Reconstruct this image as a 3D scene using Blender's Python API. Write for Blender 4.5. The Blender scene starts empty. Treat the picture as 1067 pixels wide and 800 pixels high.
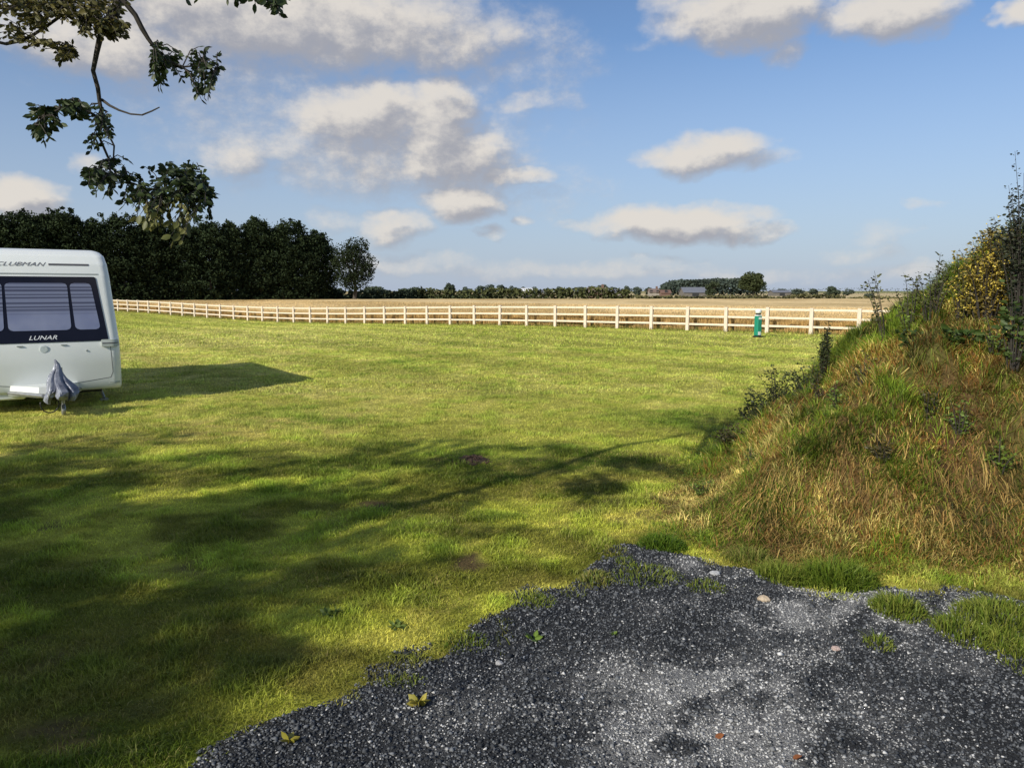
import bpy, math, random
import numpy as np
from mathutils import Vector, Matrix
random.seed(11)
rng = np.random.default_rng(11)
PI = math.pi
sc = bpy.context.scene
COL = sc.collection

# ------------------------------------------------------------------ camera
CAM_H = 1.90
FPX = 800.0
PITCH = math.atan(97.0 / 800.0)
CP, SP = math.cos(PITCH), math.sin(PITCH)
cam_d = bpy.data.cameras.new('camera')
cam_d.sensor_width = 36.0
cam_d.lens = 36.0 * FPX / 1067.0
cam_d.clip_start = 0.05
cam_d.clip_end = 6000
cam = bpy.data.objects.new('camera', cam_d)
cam.location = (0, 0, CAM_H)
cam.rotation_euler = (PI / 2 - PITCH, 0, 0)
COL.objects.link(cam)
sc.camera = cam


def ray(px, py):
    x = (px - 533.5) / FPX
    y = (400.0 - py) / FPX
    return (x, CP + y * SP, -SP + y * CP)


def at(px, py, Y):
    d = ray(px, py)
    k = Y / d[1]
    return np.array((d[0] * k, Y, CAM_H + d[2] * k))


def gr(px, py, z=0.0):
    d = ray(px, py)
    k = (z - CAM_H) / d[2]
    return np.array((d[0] * k, d[1] * k, z))


SUN_EL = math.radians(31)
SH_AZ = math.radians(42)            # shadows run forward and to the right
SH = np.array((math.sin(SH_AZ), math.cos(SH_AZ)))

# ------------------------------------------------------------------ noise
_tab = rng.random((256, 256))


def vnoise(x, y):
    x = np.asarray(x, float); y = np.asarray(y, float)
    xi = np.floor(x).astype(int); yi = np.floor(y).astype(int)
    fx = x - xi; fy = y - yi
    fx = fx * fx * (3 - 2 * fx); fy = fy * fy * (3 - 2 * fy)
    a = _tab[xi & 255, yi & 255]; b = _tab[(xi + 1) & 255, yi & 255]
    c = _tab[xi & 255, (yi + 1) & 255]; d = _tab[(xi + 1) & 255, (yi + 1) & 255]
    return (a * (1 - fx) + b * fx) * (1 - fy) + (c * (1 - fx) + d * fx) * fy


def fbm(x, y, o=4):
    s = 0; amp = .5; t = 0
    for i in range(o):
        s = s + amp * vnoise(np.asarray(x) * 2 ** i + 17.3 * i, np.asarray(y) * 2 ** i + 9.1 * i)
        t += amp; amp *= .5
    return s / t


def sstep(a, b, x):
    t = np.clip((np.asarray(x, float) - a) / (b - a), 0, 1)
    return t * t * (3 - 2 * t)


def poly_sd(poly, x, y):
    """signed distance to a polygon, positive inside"""
    x = np.asarray(x, float); y = np.asarray(y, float)
    best = np.full(x.shape, 1e9); inside = np.zeros(x.shape, bool)
    n = len(poly)
    for i in range(n):
        ax, ay = poly[i][0], poly[i][1]; bx, by = poly[(i + 1) % n][0], poly[(i + 1) % n][1]
        dx, dy = bx - ax, by - ay
        t = np.clip(((x - ax) * dx + (y - ay) * dy) / (dx * dx + dy * dy + 1e-12), 0, 1)
        best = np.minimum(best, np.hypot(x - ax - t * dx, y - ay - t * dy))
        cond = (ay > y) != (by > y)
        if ay != by:
            xin = (bx - ax) * (y - ay) / (by - ay) + ax
            inside ^= cond & (x < xin)
    return np.where(inside, best, -best)


# ------------------------------------------------------------------ object helpers
def tag(o, label=None, cat=None, group=None, kind=None):
    if label: o['label'] = label
    if cat: o['category'] = cat
    if group: o['group'] = group
    if kind: o['kind'] = kind
    return o


def empty(name, loc, rz=0.0):
    o = bpy.data.objects.new(name, None)
    o.empty_display_size = .2
    o.location = [float(v) for v in loc]
    o.rotation_euler = (0, 0, rz)
    COL.objects.link(o)
    return o


def fast_mesh(name, V, F, mat, parent=None, col=None, smooth=False):
    """V (n,3) float, F list of (m,k) int arrays of equal-sized faces"""
    me = bpy.data.meshes.new(name)
    V = np.asarray(V, np.float32)
    me.vertices.add(len(V))
    me.vertices.foreach_set('co', V.ravel())
    loops = np.concatenate([np.asarray(f, np.int32).ravel() for f in F])
    sizes = np.concatenate([np.full(len(f), np.asarray(f).shape[1], np.int32) for f in F])
    starts = np.concatenate(([0], np.cumsum(sizes)[:-1])).astype(np.int32)
    me.loops.add(len(loops))
    me.loops.foreach_set('vertex_index', loops)
    me.polygons.add(len(sizes))
    me.polygons.foreach_set('loop_start', starts)
    me.polygons.foreach_set('loop_total', sizes)
    if smooth:
        me.polygons.foreach_set('use_smooth', np.ones(len(sizes), bool))
    me.update(calc_edges=True)
    if col is not None:
        a = me.attributes.new('col', 'FLOAT_COLOR', 'POINT')
        c = np.ones((len(V), 4), np.float32); c[:, :3] = col
        a.data.foreach_set('color', c.ravel())
    me.materials.append(mat)
    o = bpy.data.objects.new(name, me)
    COL.objects.link(o)
    if parent is not None:
        o.parent = parent
    return o


class MB:
    def __init__(s):
        s.v = []; s.f = []

    def add(s, V, F):
        n = len(s.v)
        s.v.extend([tuple(map(float, p)) for p in V])
        s.f.extend([tuple(int(i) + n for i in f) for f in F])
        return s

    def box(s, c, size, M=None, bev=0.0):
        x, y, z = size[0] / 2, size[1] / 2, size[2] / 2
        b = min(bev, x * .9, y * .9, z * .9)
        if b <= 0:
            V = [(i, j, k) for i in (-x, x) for j in (-y, y) for k in (-z, z)]
            F = [(0, 1, 3, 2), (4, 6, 7, 5), (0, 4, 5, 1), (2, 3, 7, 6), (0, 2, 6, 4), (1, 5, 7, 3)]
        else:
            V = []
            for zz, ins in ((-z, b), (-z + b, 0), (z - b, 0), (z, b)):
                a, d = x - ins, y - ins
                bb = b if ins == 0 else b * .7
                V += [(-a + bb, -d, zz), (a - bb, -d, zz), (a, -d + bb, zz), (a, d - bb, zz), (a - bb, d, zz), (-a + bb, d, zz), (-a, d - bb, zz), (-a, -d + bb, zz)]
            F = [tuple(range(7, -1, -1)), tuple(range(24, 32))]
            for l in range(3):
                for i in range(8):
                    j = (i + 1) % 8
                    F.append((l * 8 + i, l * 8 + j, l * 8 + 8 + j, l * 8 + 8 + i))
        P = []
        for p in V:
            p = Vector(p)
            if M is not None: p = M @ p
            P.append((p.x + c[0], p.y + c[1], p.z + c[2]))
        return s.add(P, F)

    def tube(s, pts, radii, n=8, cap=True):
        pts = [Vector([float(q) for q in p]) for p in pts]
        if not hasattr(radii, '__len__'): radii = [radii] * len(pts)
        V = []; prev = None
        for i, p in enumerate(pts):
            t = (pts[min(i + 1, len(pts) - 1)] - pts[max(i - 1, 0)])
            if t.length < 1e-9: t = Vector((0, 0, 1))
            t.normalize()
            if prev is None:
                a = Vector((0, 0, 1)) if abs(t.z) < .9 else Vector((1, 0, 0))
                u = t.cross(a).normalized()
            else:
                u = (prev - t * prev.dot(t))
                u = u.normalized() if u.length > 1e-6 else t.orthogonal().normalized()
            prev = u
            w = t.cross(u)
            for k in range(n):
                a = 2 * PI * k / n
                q = p + (u * math.cos(a) + w * math.sin(a)) * radii[i]
                V.append(q)
        F = []
        for i in range(len(pts) - 1):
            for k in range(n):
                j = (k + 1) % n
                F.append((i * n + k, i * n + j, (i + 1) * n + j, (i + 1) * n + k))
        if cap:
            F.append(tuple(range(n - 1, -1, -1)))
            F.append(tuple((len(pts) - 1) * n + k for k in range(n)))
        return s.add(V, F)

    def lathe(s, prof, n=20, M=None, off=(0, 0, 0)):
        V = []
        for r, z in prof:
            for k in range(n):
                a = 2 * PI * k / n
                p = Vector((r * math.cos(a), r * math.sin(a), z))
                if M is not None: p = M @ p
                V.append((p.x + off[0], p.y + off[1], p.z + off[2]))
        F = []
        for i in range(len(prof) - 1):
            for k in range(n):
                j = (k + 1) % n
                F.append((i * n + k, i * n + j, (i + 1) * n + j, (i + 1) * n + k))
        F.append(tuple(range(n - 1, -1, -1)))
        F.append(tuple((len(prof) - 1) * n + k for k in range(n)))
        return s.add(V, F)

    def build(s, name, mat, parent=None, smooth=False):
        me = bpy.data.meshes.new(name)
        me.from_pydata(s.v, [], s.f)
        me.update()
        if smooth:
            me.polygons.foreach_set('use_smooth', np.ones(len(me.polygons), bool))
        me.materials.append(mat)
        o = bpy.data.objects.new(name, me)
        COL.objects.link(o)
        if parent is not None: o.parent = parent
        return o


# ------------------------------------------------------------------ materials
def newmat(name):
    m = bpy.data.materials.new(name)
    m.use_nodes = True
    nt = m.node_tree
    b = nt.nodes['Principled BSDF']
    return m, nt, b


def mat(name, c, rough=.6, c2=None, scale=6.0, detail=5, bump=0.0, bscale=None, metal=0.0, coat=0.0, spec=.5, stretch=(1, 1, 1)):
    m, nt, b = newmat(name)
    N = nt.nodes; L = nt.links
    b.inputs['Roughness'].default_value = rough
    b.inputs['Metallic'].default_value = metal
    b.inputs['Coat Weight'].default_value = coat
    b.inputs['Specular IOR Level'].default_value = spec
    tc = N.new('ShaderNodeTexCoord'); mp = N.new('ShaderNodeMapping')
    mp.inputs['Scale'].default_value = stretch
    L.new(tc.outputs['Object'], mp.inputs['Vector'])
    nz = N.new('ShaderNodeTexNoise'); nz.inputs['Scale'].default_value = scale; nz.inputs['Detail'].default_value = detail
    L.new(mp.outputs[0], nz.inputs['Vector'])
    c2 = c2 or tuple(v * .8 for v in c)
    cr = N.new('ShaderNodeValToRGB')
    cr.color_ramp.elements[0].position = .3; cr.color_ramp.elements[1].position = .7
    cr.color_ramp.elements[0].color = (*c2, 1); cr.color_ramp.elements[1].color = (*c, 1)
    L.new(nz.outputs['Fac'], cr.inputs[0])
    L.new(cr.outputs[0], b.inputs['Base Color'])
    if bump:
        n2 = N.new('ShaderNodeTexNoise'); n2.inputs['Scale'].default_value = bscale or scale * 4; n2.inputs['Detail'].default_value = 4
        L.new(mp.outputs[0], n2.inputs['Vector'])
        bp = N.new('ShaderNodeBump'); bp.inputs['Strength'].default_value = bump; bp.inputs['Distance'].default_value = .02
        L.new(n2.outputs['Fac'], bp.inputs['Height']); L.new(bp.outputs[0], b.inputs['Normal'])
    return m


def vcmat(name, rough=.7, transl=0.0, spec=.3, bump=0.0, bscale=30, noise=0.0, nscale=8.0, coord='Object'):
    """colour from the mesh's own 'col' attribute, broken up with noise, plus light through thin leaves"""
    m, nt, b = newmat(name)
    N = nt.nodes; L = nt.links
    at_ = N.new('ShaderNodeAttribute'); at_.attribute_name = 'col'
    out = at_.outputs['Color']
    if noise:
        tc = N.new('ShaderNodeTexCoord')
        nz = N.new('ShaderNodeTexNoise'); nz.inputs['Scale'].default_value = nscale; nz.inputs['Detail'].default_value = 6
        nz.inputs['Roughness'].default_value = .65
        L.new(tc.outputs[coord], nz.inputs['Vector'])
        mr = N.new('ShaderNodeMapRange')
        mr.inputs[1].default_value = .25; mr.inputs[2].default_value = .75
        mr.inputs[3].default_value = 1 - noise; mr.inputs[4].default_value = 1 + noise
        L.new(nz.outputs['Fac'], mr.inputs[0])
        vm = N.new('ShaderNodeVectorMath'); vm.operation = 'SCALE'
        L.new(out, vm.inputs[0]); L.new(mr.outputs[0], vm.inputs['Scale'])
        out = vm.outputs[0]
    L.new(out, b.inputs['Base Color'])
    b.inputs['Roughness'].default_value = rough
    b.inputs['Specular IOR Level'].default_value = spec
    if bump:
        tc2 = N.new('ShaderNodeTexCoord')
        n2 = N.new('ShaderNodeTexNoise'); n2.inputs['Scale'].default_value = bscale; n2.inputs['Detail'].default_value = 6
        L.new(tc2.outputs['Object'], n2.inputs['Vector'])
        bp = N.new('ShaderNodeBump'); bp.inputs['Strength'].default_value = bump; bp.inputs['Distance'].default_value = .03
        L.new(n2.outputs['Fac'], bp.inputs['Height']); L.new(bp.outputs[0], b.inputs['Normal'])
    if transl:
        tr = N.new('ShaderNodeBsdfTranslucent'); L.new(out, tr.inputs['Color'])
        mx = N.new('ShaderNodeMixShader'); mx.inputs[0].default_value = transl
        L.new(b.outputs[0], mx.inputs[1]); L.new(tr.outputs[0], mx.inputs[2])
        L.new(mx.outputs[0], nt.nodes['Material Output'].inputs['Surface'])
    return m


M_LAWN = vcmat('lawn_soil', .95, bump=.6, bscale=60, noise=.35, nscale=9, spec=.1)
M_BLADE = vcmat('grass_blade', .55, transl=.30, spec=.25)
M_LEAF = vcmat('leaf', .5, transl=.18, spec=.3)
M_FAR = vcmat('far_foliage', .8, transl=.08, spec=.1)
M_BARK = mat('bark', (.085, .07, .055), .9, (.035, .03, .025), 14, bump=.8, bscale=30)
M_TWIG = mat('twig_bark', (.05, .042, .034), .9, (.025, .022, .018), 40)
M_WHEAT = vcmat('ripe_wheat', .85, transl=.15, spec=.1, noise=.18, nscale=3)
M_WHEAT_TOP = vcmat('wheat_canopy', .95, spec=.05, bump=1.0, bscale=9, noise=.22, nscale=1.6)
M_GRAVEL = vcmat('gravel_bed', .95, spec=.15, bump=1.0, bscale=120, noise=.6, nscale=70)
M_STONE = vcmat('crushed_stone', .8, spec=.25, noise=.25, nscale=60)
M_BANK = vcmat('bank_soil', .95, spec=.05, bump=1.0, bscale=25, noise=.45, nscale=14)
M_FARM = vcmat('farmland', 1.0, spec=.05, noise=.2, nscale=.15)
M_SOIL = mat('loose_soil', (.10, .06, .04), 1.0, (.04, .025, .018), 30, bump=.9)

# ------------------------------------------------------------------ terrain shape
GRAVEL = [gr(*p)[:2] for p in [(150, 822), (190, 800), (250, 765), (330, 727), (410, 690), (480, 655), (505, 632), (530, 616), (600, 603), (606, 585), (650, 571), (720, 580), (800, 598), (860, 612), (900, 606), (990, 612), (1067, 622)]]
GRAVEL += [np.array((5.5, 4.6)), np.array((9.0, 4.0)), np.array((9, -3)), np.array((-3.5, -3)), np.array((-2.4, 2.0))]
TOE = [np.array((14, 4.5)), np.array((8, 4.5)), np.array((5.0, 4.75))] + [gr(*p)[:2] for p in [(1067, 606), (980, 600), (900, 597), (800, 588), (745, 577), (700, 556), (690, 530), (702, 500), (716, 478)]]
TOE += [np.array((2.35, 9.6)), np.array((3.3, 11.2)), np.array((5.0, 13.5)), np.array((8.0, 17.0)), np.array((14, 20))]


def lawn_z(x, y):
    x = np.asarray(x, float); y = np.asarray(y, float)
    dip = -.44 * np.exp(-(((x + 17) / 15) ** 2 + ((y - 59) / 13) ** 2) / 1.6)
    und = (fbm(x * .9, y * .9, 2) - .5) * .05 * sstep(50, 20, y) + (fbm(x * 3.1 + 8, y * 3.1, 2) - .5) * .04 * sstep(16, 9, y)
    return dip + und


def bank_h(x, y):
    x = np.asarray(x, float); y = np.asarray(y, float)
    d = poly_sd(TOE, x, y) + (fbm(x * 1.3 + 3, y * 1.3, 3) - .5) * .5
    e = np.maximum(d - .12, 0)
    h = 3.2 * (1 - np.exp(-e / 3.4)) * sstep(0, 1.3, d) ** .7 * (1 - .33 * np.exp(-(((x - 3.2) / .85) ** 2 + ((y - 8.8) / 2.2) ** 2))) * (1 + .24 * sstep(4.0, 6.0, x))
    h = h + ((fbm(x * 2.1 + 40, y * 2.1, 4) - .5) * .42 + (np.abs(fbm(x * 3.4 + 12, y * 3.4 + 60, 3) - .5) - .1) * .42) * sstep(.2, 1.4, d)
    return np.where(d > 0, h, d * .4)


def gravel_m(x, y):
    return poly_sd(GRAVEL, x, y) + (fbm(np.asarray(x) * 3.1, np.asarray(y) * 3.1, 4) - .5) * .42


# dry / bare spots on the lawn: (x, y, radius, strength)
def spot(px, py, r, s=1.0):
    p = gr(px, py); return (p[0], p[1], r, s)


BARE = [spot(490, 478, .22), spot(382, 527, .16), spot(345, 545, .12, .8), spot(497, 588, .17), spot(52, 548, .16, .8), spot(690, 480, .28, .7), spot(200, 592, .12, .8), spot(262, 612, .12, .5), spot(715, 530, .5, .8), spot(660, 520, .4, .5), spot(612, 560, .15, .7), spot(60, 770, .25, .8), spot(10, 690, .18, .7)]
DRY = [spot(250, 447, .9), spot(60, 455, .9, .8), spot(400, 660, .3, .6), spot(330, 690, .35, .7), spot(640, 500, .8, .7), spot(690, 545, .6, .9), spot(150, 690, .35, .6), spot(420, 410, 1.4, .5), spot(40, 740, .35, .9), spot(500, 560, .4, .5), spot(700, 500, .6, .8), spot(560, 610, .25, .7), spot(830, 592, .5, 1), spot(900, 600, .6, 1), spot(990, 604, .6, 1), spot(1060, 606, .6, 1), spot(760, 583, .35, .9), spot(1000, 620, .4, .7)]


def spots(L, x, y):
    s = np.zeros(np.shape(x))
    for (a, b, r, k) in L:
        w = (fbm(np.asarray(x) * 6 + a, np.asarray(y) * 6 + b, 2) - .5)
        s = np.maximum(s, k * np.clip(1.15 - np.hypot((x - a) * .8, (y - b)) / r + w * 3.4, 0, 1) * (np.hypot(x - a, y - b) < 2.2 * r))
    return s


def mixc(a, b, t):
    t = np.asarray(t)[..., None]
    return np.asarray(a) * (1 - t) + np.asarray(b) * t


G_LUSH = np.array((.155, .222, .026))
G_MID = np.array((.375, .375, .074))
G_PALE = np.array((.59, .53, .175))
G_DRY = np.array((.50, .40, .14))
G_SOIL = np.array((.095, .068, .030))


def lawn_col(x, y):
    x = np.asarray(x, float); y = np.asarray(y, float)
    n1 = fbm(x * .35 + 5, y * .35, 4); n2 = fbm(x * 1.7, y * 1.7 + 8, 4); n3 = fbm(x * .09 + 30, y * .05, 3)
    c = mixc(G_LUSH, G_MID, sstep(.3, .62, n1 * .55 + n2 * .45 + .14 * sstep(4, 12, y)))
    c = mixc(c, G_PALE, sstep(.46, .78, n2 * .5 + n3 * .4 + .12 * sstep(5, 16, y)) * (.25 + .55 * sstep(6, 14, y)))
    far = np.sin((x * .78 + y * .62) * 2 * PI / 3.4 + n1 * 2.0) * .5 + .5      # faint mowing passes
    c = c * (1 + (.30 * (far - .5) * sstep(9, 20, y)))[..., None]
    c = mixc(c, G_DRY, spots(DRY, x, y) * .55)
    k = sstep(13, 6, y)[..., None]  # near turf colour dimmed and cut in blue, standing in for shade
    pat = (.62 + .85 * sstep(.42, .62, fbm(x * 1.3 + 21, y * 2.4 + 4, 3)))[..., None]      # lit and shaded dapple painted into the near turf
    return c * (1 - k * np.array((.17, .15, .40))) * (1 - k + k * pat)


# ------------------------------------------------------------------ lawn, farmland
def axis(segs):
    out = [segs[0][0]]
    for a, b, step in segs:
        n = max(1, int(round((b - a) / step)))
        out += list(np.linspace(a, b, n + 1)[1:])
    return np.array(out)


def grid_mesh(name, xs, ys, zf, cf, mat_, keep=None):
    X, Y = np.meshgrid(xs, ys)
    Z = zf(X, Y)
    V = np.stack([X, Y, Z], -1).reshape(-1, 3)
    nx, ny = len(xs), len(ys)
    i = np.arange(ny - 1)[:, None] * nx + np.arange(nx - 1)[None, :]
    F = np.stack([i, i + 1, i + nx + 1, i + nx], -1).reshape(-1, 4)
    if keep is not None:
        cx = (X[:-1, :-1] + X[1:, 1:]) / 2; cy = (Y[:-1, :-1] + Y[1:, 1:]) / 2
        F = F[keep(cx, cy).ravel()]
        used = np.unique(F); remap = np.full(len(V), -1); remap[used] = np.arange(len(used))
        V = V[used]; F = remap[F]
    c = cf(V[:, 0], V[:, 1])
    return fast_mesh(name, V, [F], mat_, col=c, smooth=True)


# fence line: a straight run from behind the bank to beyond the caravan
FA = np.array((17.7, 30.05)); FB = np.array((-46.3, 80.35))
FD = (FB - FA) / np.linalg.norm(FB - FA)
FN = np.array((-FD[1], FD[0]))
if FN[1] < 0: FN = -FN                     # points away from the camera, into the field


def beyond(x, y):                          # metres past the fence
    return (np.asarray(x) - FA[0]) * FN[0] + (np.asarray(y) - FA[1]) * FN[1]


def lawn_base_col(x, y):
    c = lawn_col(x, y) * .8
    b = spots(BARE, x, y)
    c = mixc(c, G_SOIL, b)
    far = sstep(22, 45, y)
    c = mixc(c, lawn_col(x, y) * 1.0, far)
    return c


xs = axis([(-90, -30, 3), (-30, -9, .7), (-9, 8, .09), (8, 30, .7), (30, 70, 4)])
ys = axis([(-12, 1.5, .9), (1.5, 13, .09), (13, 30, .5), (30, 100, 1.5)])
lawn = grid_mesh('lawn', xs, ys, lawn_z, lawn_base_col, M_LAWN, keep=lambda x, y: beyond(x, y) < 1.6)
tag(lawn, kind='structure')


def farm_col(x, y):
    n = fbm(x * .006 + 3, y * .02 + 1, 3)
    c = mixc((.16, .19, .07), (.42, .33, .17), sstep(.42, .6, n))
    c = mixc(c, (.50, .40, .22), sstep(20, 60, x) * sstep(128, 150, y) * sstep(900, 500, y))
    c = mixc(c, (.085, .10, .04), sstep(10, -10, x) * sstep(600, 300, y))
    return c


xs = axis([(-3000, -300, 300), (-300, 300, 12), (300, 3000, 300)])
ys = axis([(-600, -40, 80), (-40, 400, 10), (400, 4500, 200)])
farm = grid_mesh('ground', xs, ys, lambda x, y: np.full(np.shape(x), -.75) + .62 * sstep(100, 125, y), farm_col, M_FARM)
tag(farm, kind='structure')

# ------------------------------------------------------------------ gravel
xs = np.arange(-3.4, 7.0, .035); ys = np.arange(.6, 7.2, .035)
DUST = [(gr(*p)[0], gr(*p)[1], r, k) for p, r, k in [((750, 725), .5, 1.0), ((690, 770), .5, .85), ((560, 765), .5, .55), ((640, 705), .45, .6), ((800, 640), .42, 1.0), ((745, 592), .3, 1.0), ((885, 625), .45, 1.0), ((960, 622), .45, .9), ((910, 650), .45, .8), ((860, 740), .5, .6), ((1010, 700), .5, .45), ((500, 740), .45, .4), ((780, 790), .5, 1.0), ((690, 640), .3, .35), ((640, 715), .3, .6), ((830, 690), .5, .5), ((930, 785), .4, .45)]]


def dust(x, y):
    s = np.zeros(np.shape(x))
    for (a, b, r, k) in DUST:
        s = np.maximum(s, k * np.exp(-(((x - a) / r) ** 2 + ((y - b) / (r * .75)) ** 2)))
    x = np.asarray(x); y = np.asarray(y)
    u = x * .80 - y * .60; v = x * .60 + y * .80          # wheel tracks curve across the stones
    n = fbm(u * 5.5 + 9, v * 1.6, 4) * .6 + fbm(x * 9 + 3, y * 9, 3) * .4
    return np.clip(s * sstep(.30, .60, n) * 1.4, 0, 1) ** 1.6


def gravel_z(x, y):
    return lawn_z(x, y) + .008 + (fbm(x * 2.3, y * 2.3 + 5, 3) - .5) * .03 + .004 * sstep(0, .3, gravel_m(x, y)) - .03 * sstep(.1, -.1, gravel_m(x, y))


def gravel_col(x, y):
    c = mixc((.018, .020, .023), (.05, .053, .058), fbm(x * 7, y * 7, 3))
    c = mixc(c, (.46, .46, .455), dust(x, y) * .5)
    edge = sstep(.16, 0, gravel_m(x, y))
    return mixc(c, (.05, .045, .03), edge * .6)


grav = grid_mesh('gravel_track', xs, ys, gravel_z, gravel_col, M_GRAVEL, keep=lambda x, y: (gravel_m(x, y) > -.02) & (bank_h(x, y) < .12))
tag(grav, kind='structure')

# loose stones
n = 330000
sx = rng.uniform(-3.2, 6.6, n); sy = 1.6 + (rng.random(n) ** 1.25) * 5.2
ok = (gravel_m(sx, sy) > rng.normal(.0, .05, n)) & (np.abs(sx) < .68 * sy + 1.6) & (bank_h(sx, sy) < .08)
sx, sy = sx[ok], sy[ok]
n = len(sx)
dd = dust(sx, sy)
size = rng.gamma(2.4, .0015, n) + .0030
light = rng.random(n) < (.08 + 1.0 * dd) * (.4 + 1.2 * fbm(sx * 9, sy * 9, 2))
sc_col = mixc((.018, .021, .026), (.150, .160, .172), rng.random(n) ** 1.8)
size[light] *= .78
sc_col[light] = mixc((.17, .175, .18), (.58, .58, .57), rng.random(light.sum()) ** (1.5))
octv = np.array([(1, 0, 0), (-1, 0, 0), (0, 1, 0), (0, -1, 0), (0, 0, 1), (0, 0, -1)], float)
octf = np.array([(0, 2, 4), (2, 1, 4), (1, 3, 4), (3, 0, 4), (2, 0, 5), (1, 2, 5), (3, 1, 5), (0, 3, 5)])
jit = octv[None] * (1 + rng.uniform(-.4, .4, (n, 6, 1))) + rng.uniform(-.35, .35, (n, 6, 3))
an = rng.uniform(0, 2 * PI, n); ca, sa = np.cos(an), np.sin(an)
jit[:, :, 2] *= rng.uniform(.45, .8, n)[:, None]
rx = jit[:, :, 0] * ca[:, None] - jit[:, :, 1] * sa[:, None]
ry = jit[:, :, 0] * sa[:, None] + jit[:, :, 1] * ca[:, None]
V = np.stack([rx, ry, jit[:, :, 2]], -1) * size[:, None, None]
V[:, :, 0] += sx[:, None]; V[:, :, 1] += sy[:, None]; V[:, :, 2] += (gravel_z(sx, sy) + size * .3)[:, None]
F = (octf[None] + (np.arange(n) * 6)[:, None, None]).reshape(-1, 3)
st = fast_mesh('gravel', V.reshape(-1, 3), [F], M_STONE, col=np.repeat(sc_col, 6, 0))
tag(st, 'loose dark blue-grey crushed stone covering the track', 'gravel', kind='stuff')

# ------------------------------------------------------------------ bank
def bank_soil_col(x, y):
    n = fbm(x * 1.2 + 11, y * 1.2, 4)
    c = mixc((.055, .032, .018), (.13, .08, .035), sstep(.35, .65, n))
    return mixc(c, (.07, .08, .02), sstep(.5, .7, fbm(x * .8, y * .8 + 3, 3)) * .7)


xs = axis([(.4, 7, .06), (7, 15, .3)]); ys = axis([(4.0, 12, .06), (12, 20, .25)])
bank = grid_mesh('earth_bank', xs, ys, lambda x, y: lawn_z(x, y) + bank_h(x, y), bank_soil_col, M_BANK, keep=lambda x, y: poly_sd(TOE, x, y) > -.35)
tag(bank, kind='structure')


# ------------------------------------------------------------------ blades
def blades(base, h, w, col, lean=.35, lean_dir=None, seg2=True, tip=1.25):
    n = len(base)
    a = rng.uniform(0, 2 * PI, n)
    side = np.stack([np.cos(a), np.sin(a), np.zeros(n)], -1)
    b = rng.uniform(0, 2 * PI, n)
    ld = np.stack([np.cos(b), np.sin(b), np.zeros(n)], -1)
    if lean_dir is not None: ld = ld * .75 + lean_dir
    L = (rng.random(n) * lean * 1.6 + lean * .15)[:, None]
    up = np.array((0, 0, 1.0))
    hw = (w / 2)[:, None]; hh = h[:, None]
    b0 = base - side * hw; b1 = base + side * hw
    if seg2:
        mid = base + up * hh * .58 + ld * hh * L * .35
        tp = base + up * hh * (1 - .25 * L) + ld * hh * L
        m0 = mid - side * hw * .75; m1 = mid + side * hw * .75
        V = np.stack([b0, b1, m1, m0, tp], 1).reshape(-1, 3)
        k = np.arange(n)[:, None] * 5
        Fq = k + np.array([0, 1, 2, 3]); Ft = k + np.array([3, 2, 4])
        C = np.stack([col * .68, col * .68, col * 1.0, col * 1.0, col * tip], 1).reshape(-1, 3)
        return V, [Fq, Ft], C
    tp = base + up * hh + ld * hh * L
    V = np.stack([b0, b1, tp], 1).reshape(-1, 3)
    Ft = np.arange(n)[:, None] * 3 + np.array([0, 1, 2])
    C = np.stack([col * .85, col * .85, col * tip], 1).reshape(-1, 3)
    return V, [Ft], C


def join(parts):
    Vs, q, t, Cs, off = [], [], [], [], 0
    for V, F, C in parts:
        for f in F:
            (q if f.shape[1] == 4 else t).append(f + off)
        Vs.append(V); Cs.append(C); off += len(V)
    F = []
    if q: F.append(np.concatenate(q))
    if t: F.append(np.concatenate(t))
    return np.concatenate(Vs), F, np.concatenate(Cs)


def scatter(y0, y1, dens, margin=1.2, wide=.69):
    area_w = wide * y1 + margin
    n = int(dens * 2 * area_w * (y1 - y0))
    x = rng.uniform(-area_w, area_w, n); y = rng.uniform(y0, y1, n)
    k = np.abs(x) < wide * y + margin
    return x[k], y[k]


def lawn_blades(y0, y1, dens, h0, w0, seg2):
    x, y = scatter(y0, y1, dens)
    tuft = fbm(x * 3.3 + 2, y * 3.3, 3)
    ok = (bank_h(x, y) < .05) & (beyond(x, y) < .9)
    if y0 < 8:
        gm = gravel_m(x, y)
        ok &= gm < rng.normal(.0, .05, len(x)) + np.abs(rng.normal(0, .16, len(x))) * sstep(.42, .62, fbm(x * 5 + 31, y * 5, 2))
        ok &= rng.random(len(x)) > spots(BARE, x, y) * .93
    ok &= rng.random(len(x)) < (.45 + tuft)
    x, y, tuft = x[ok], y[ok], tuft[ok]
    n = len(x)
    c = lawn_col(x, y)
    fine = fbm(x * 7.3 + 3, y * 7.3 + 21, 3)
    c = c * (rng.uniform(.62, 1.38, n) * (.70 + 1.15 * fine))[:, None]
    dry = rng.random(n) < .05 + .22 * sstep(.5, .7, fbm(x * 2.2 + 50, y * 2.2, 3))
    c[dry] = mixc(c[dry], G_DRY * .9, np.full(dry.sum(), .7))
    lush = sstep(.45, .7, tuft)
    c = mixc(c, c * np.array((.72, .92, .7)), lush * .7)
    h = h0 * (.5 + rng.random(n) * .75) * (.62 + .85 * lush)
    w = w0 * rng.uniform(.7, 1.4, n)
    z = lawn_z(x, y) - .003
    return blades(np.stack([x, y, z], -1), h, w, c, lean=.75, seg2=seg2, tip=1.35)


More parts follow.
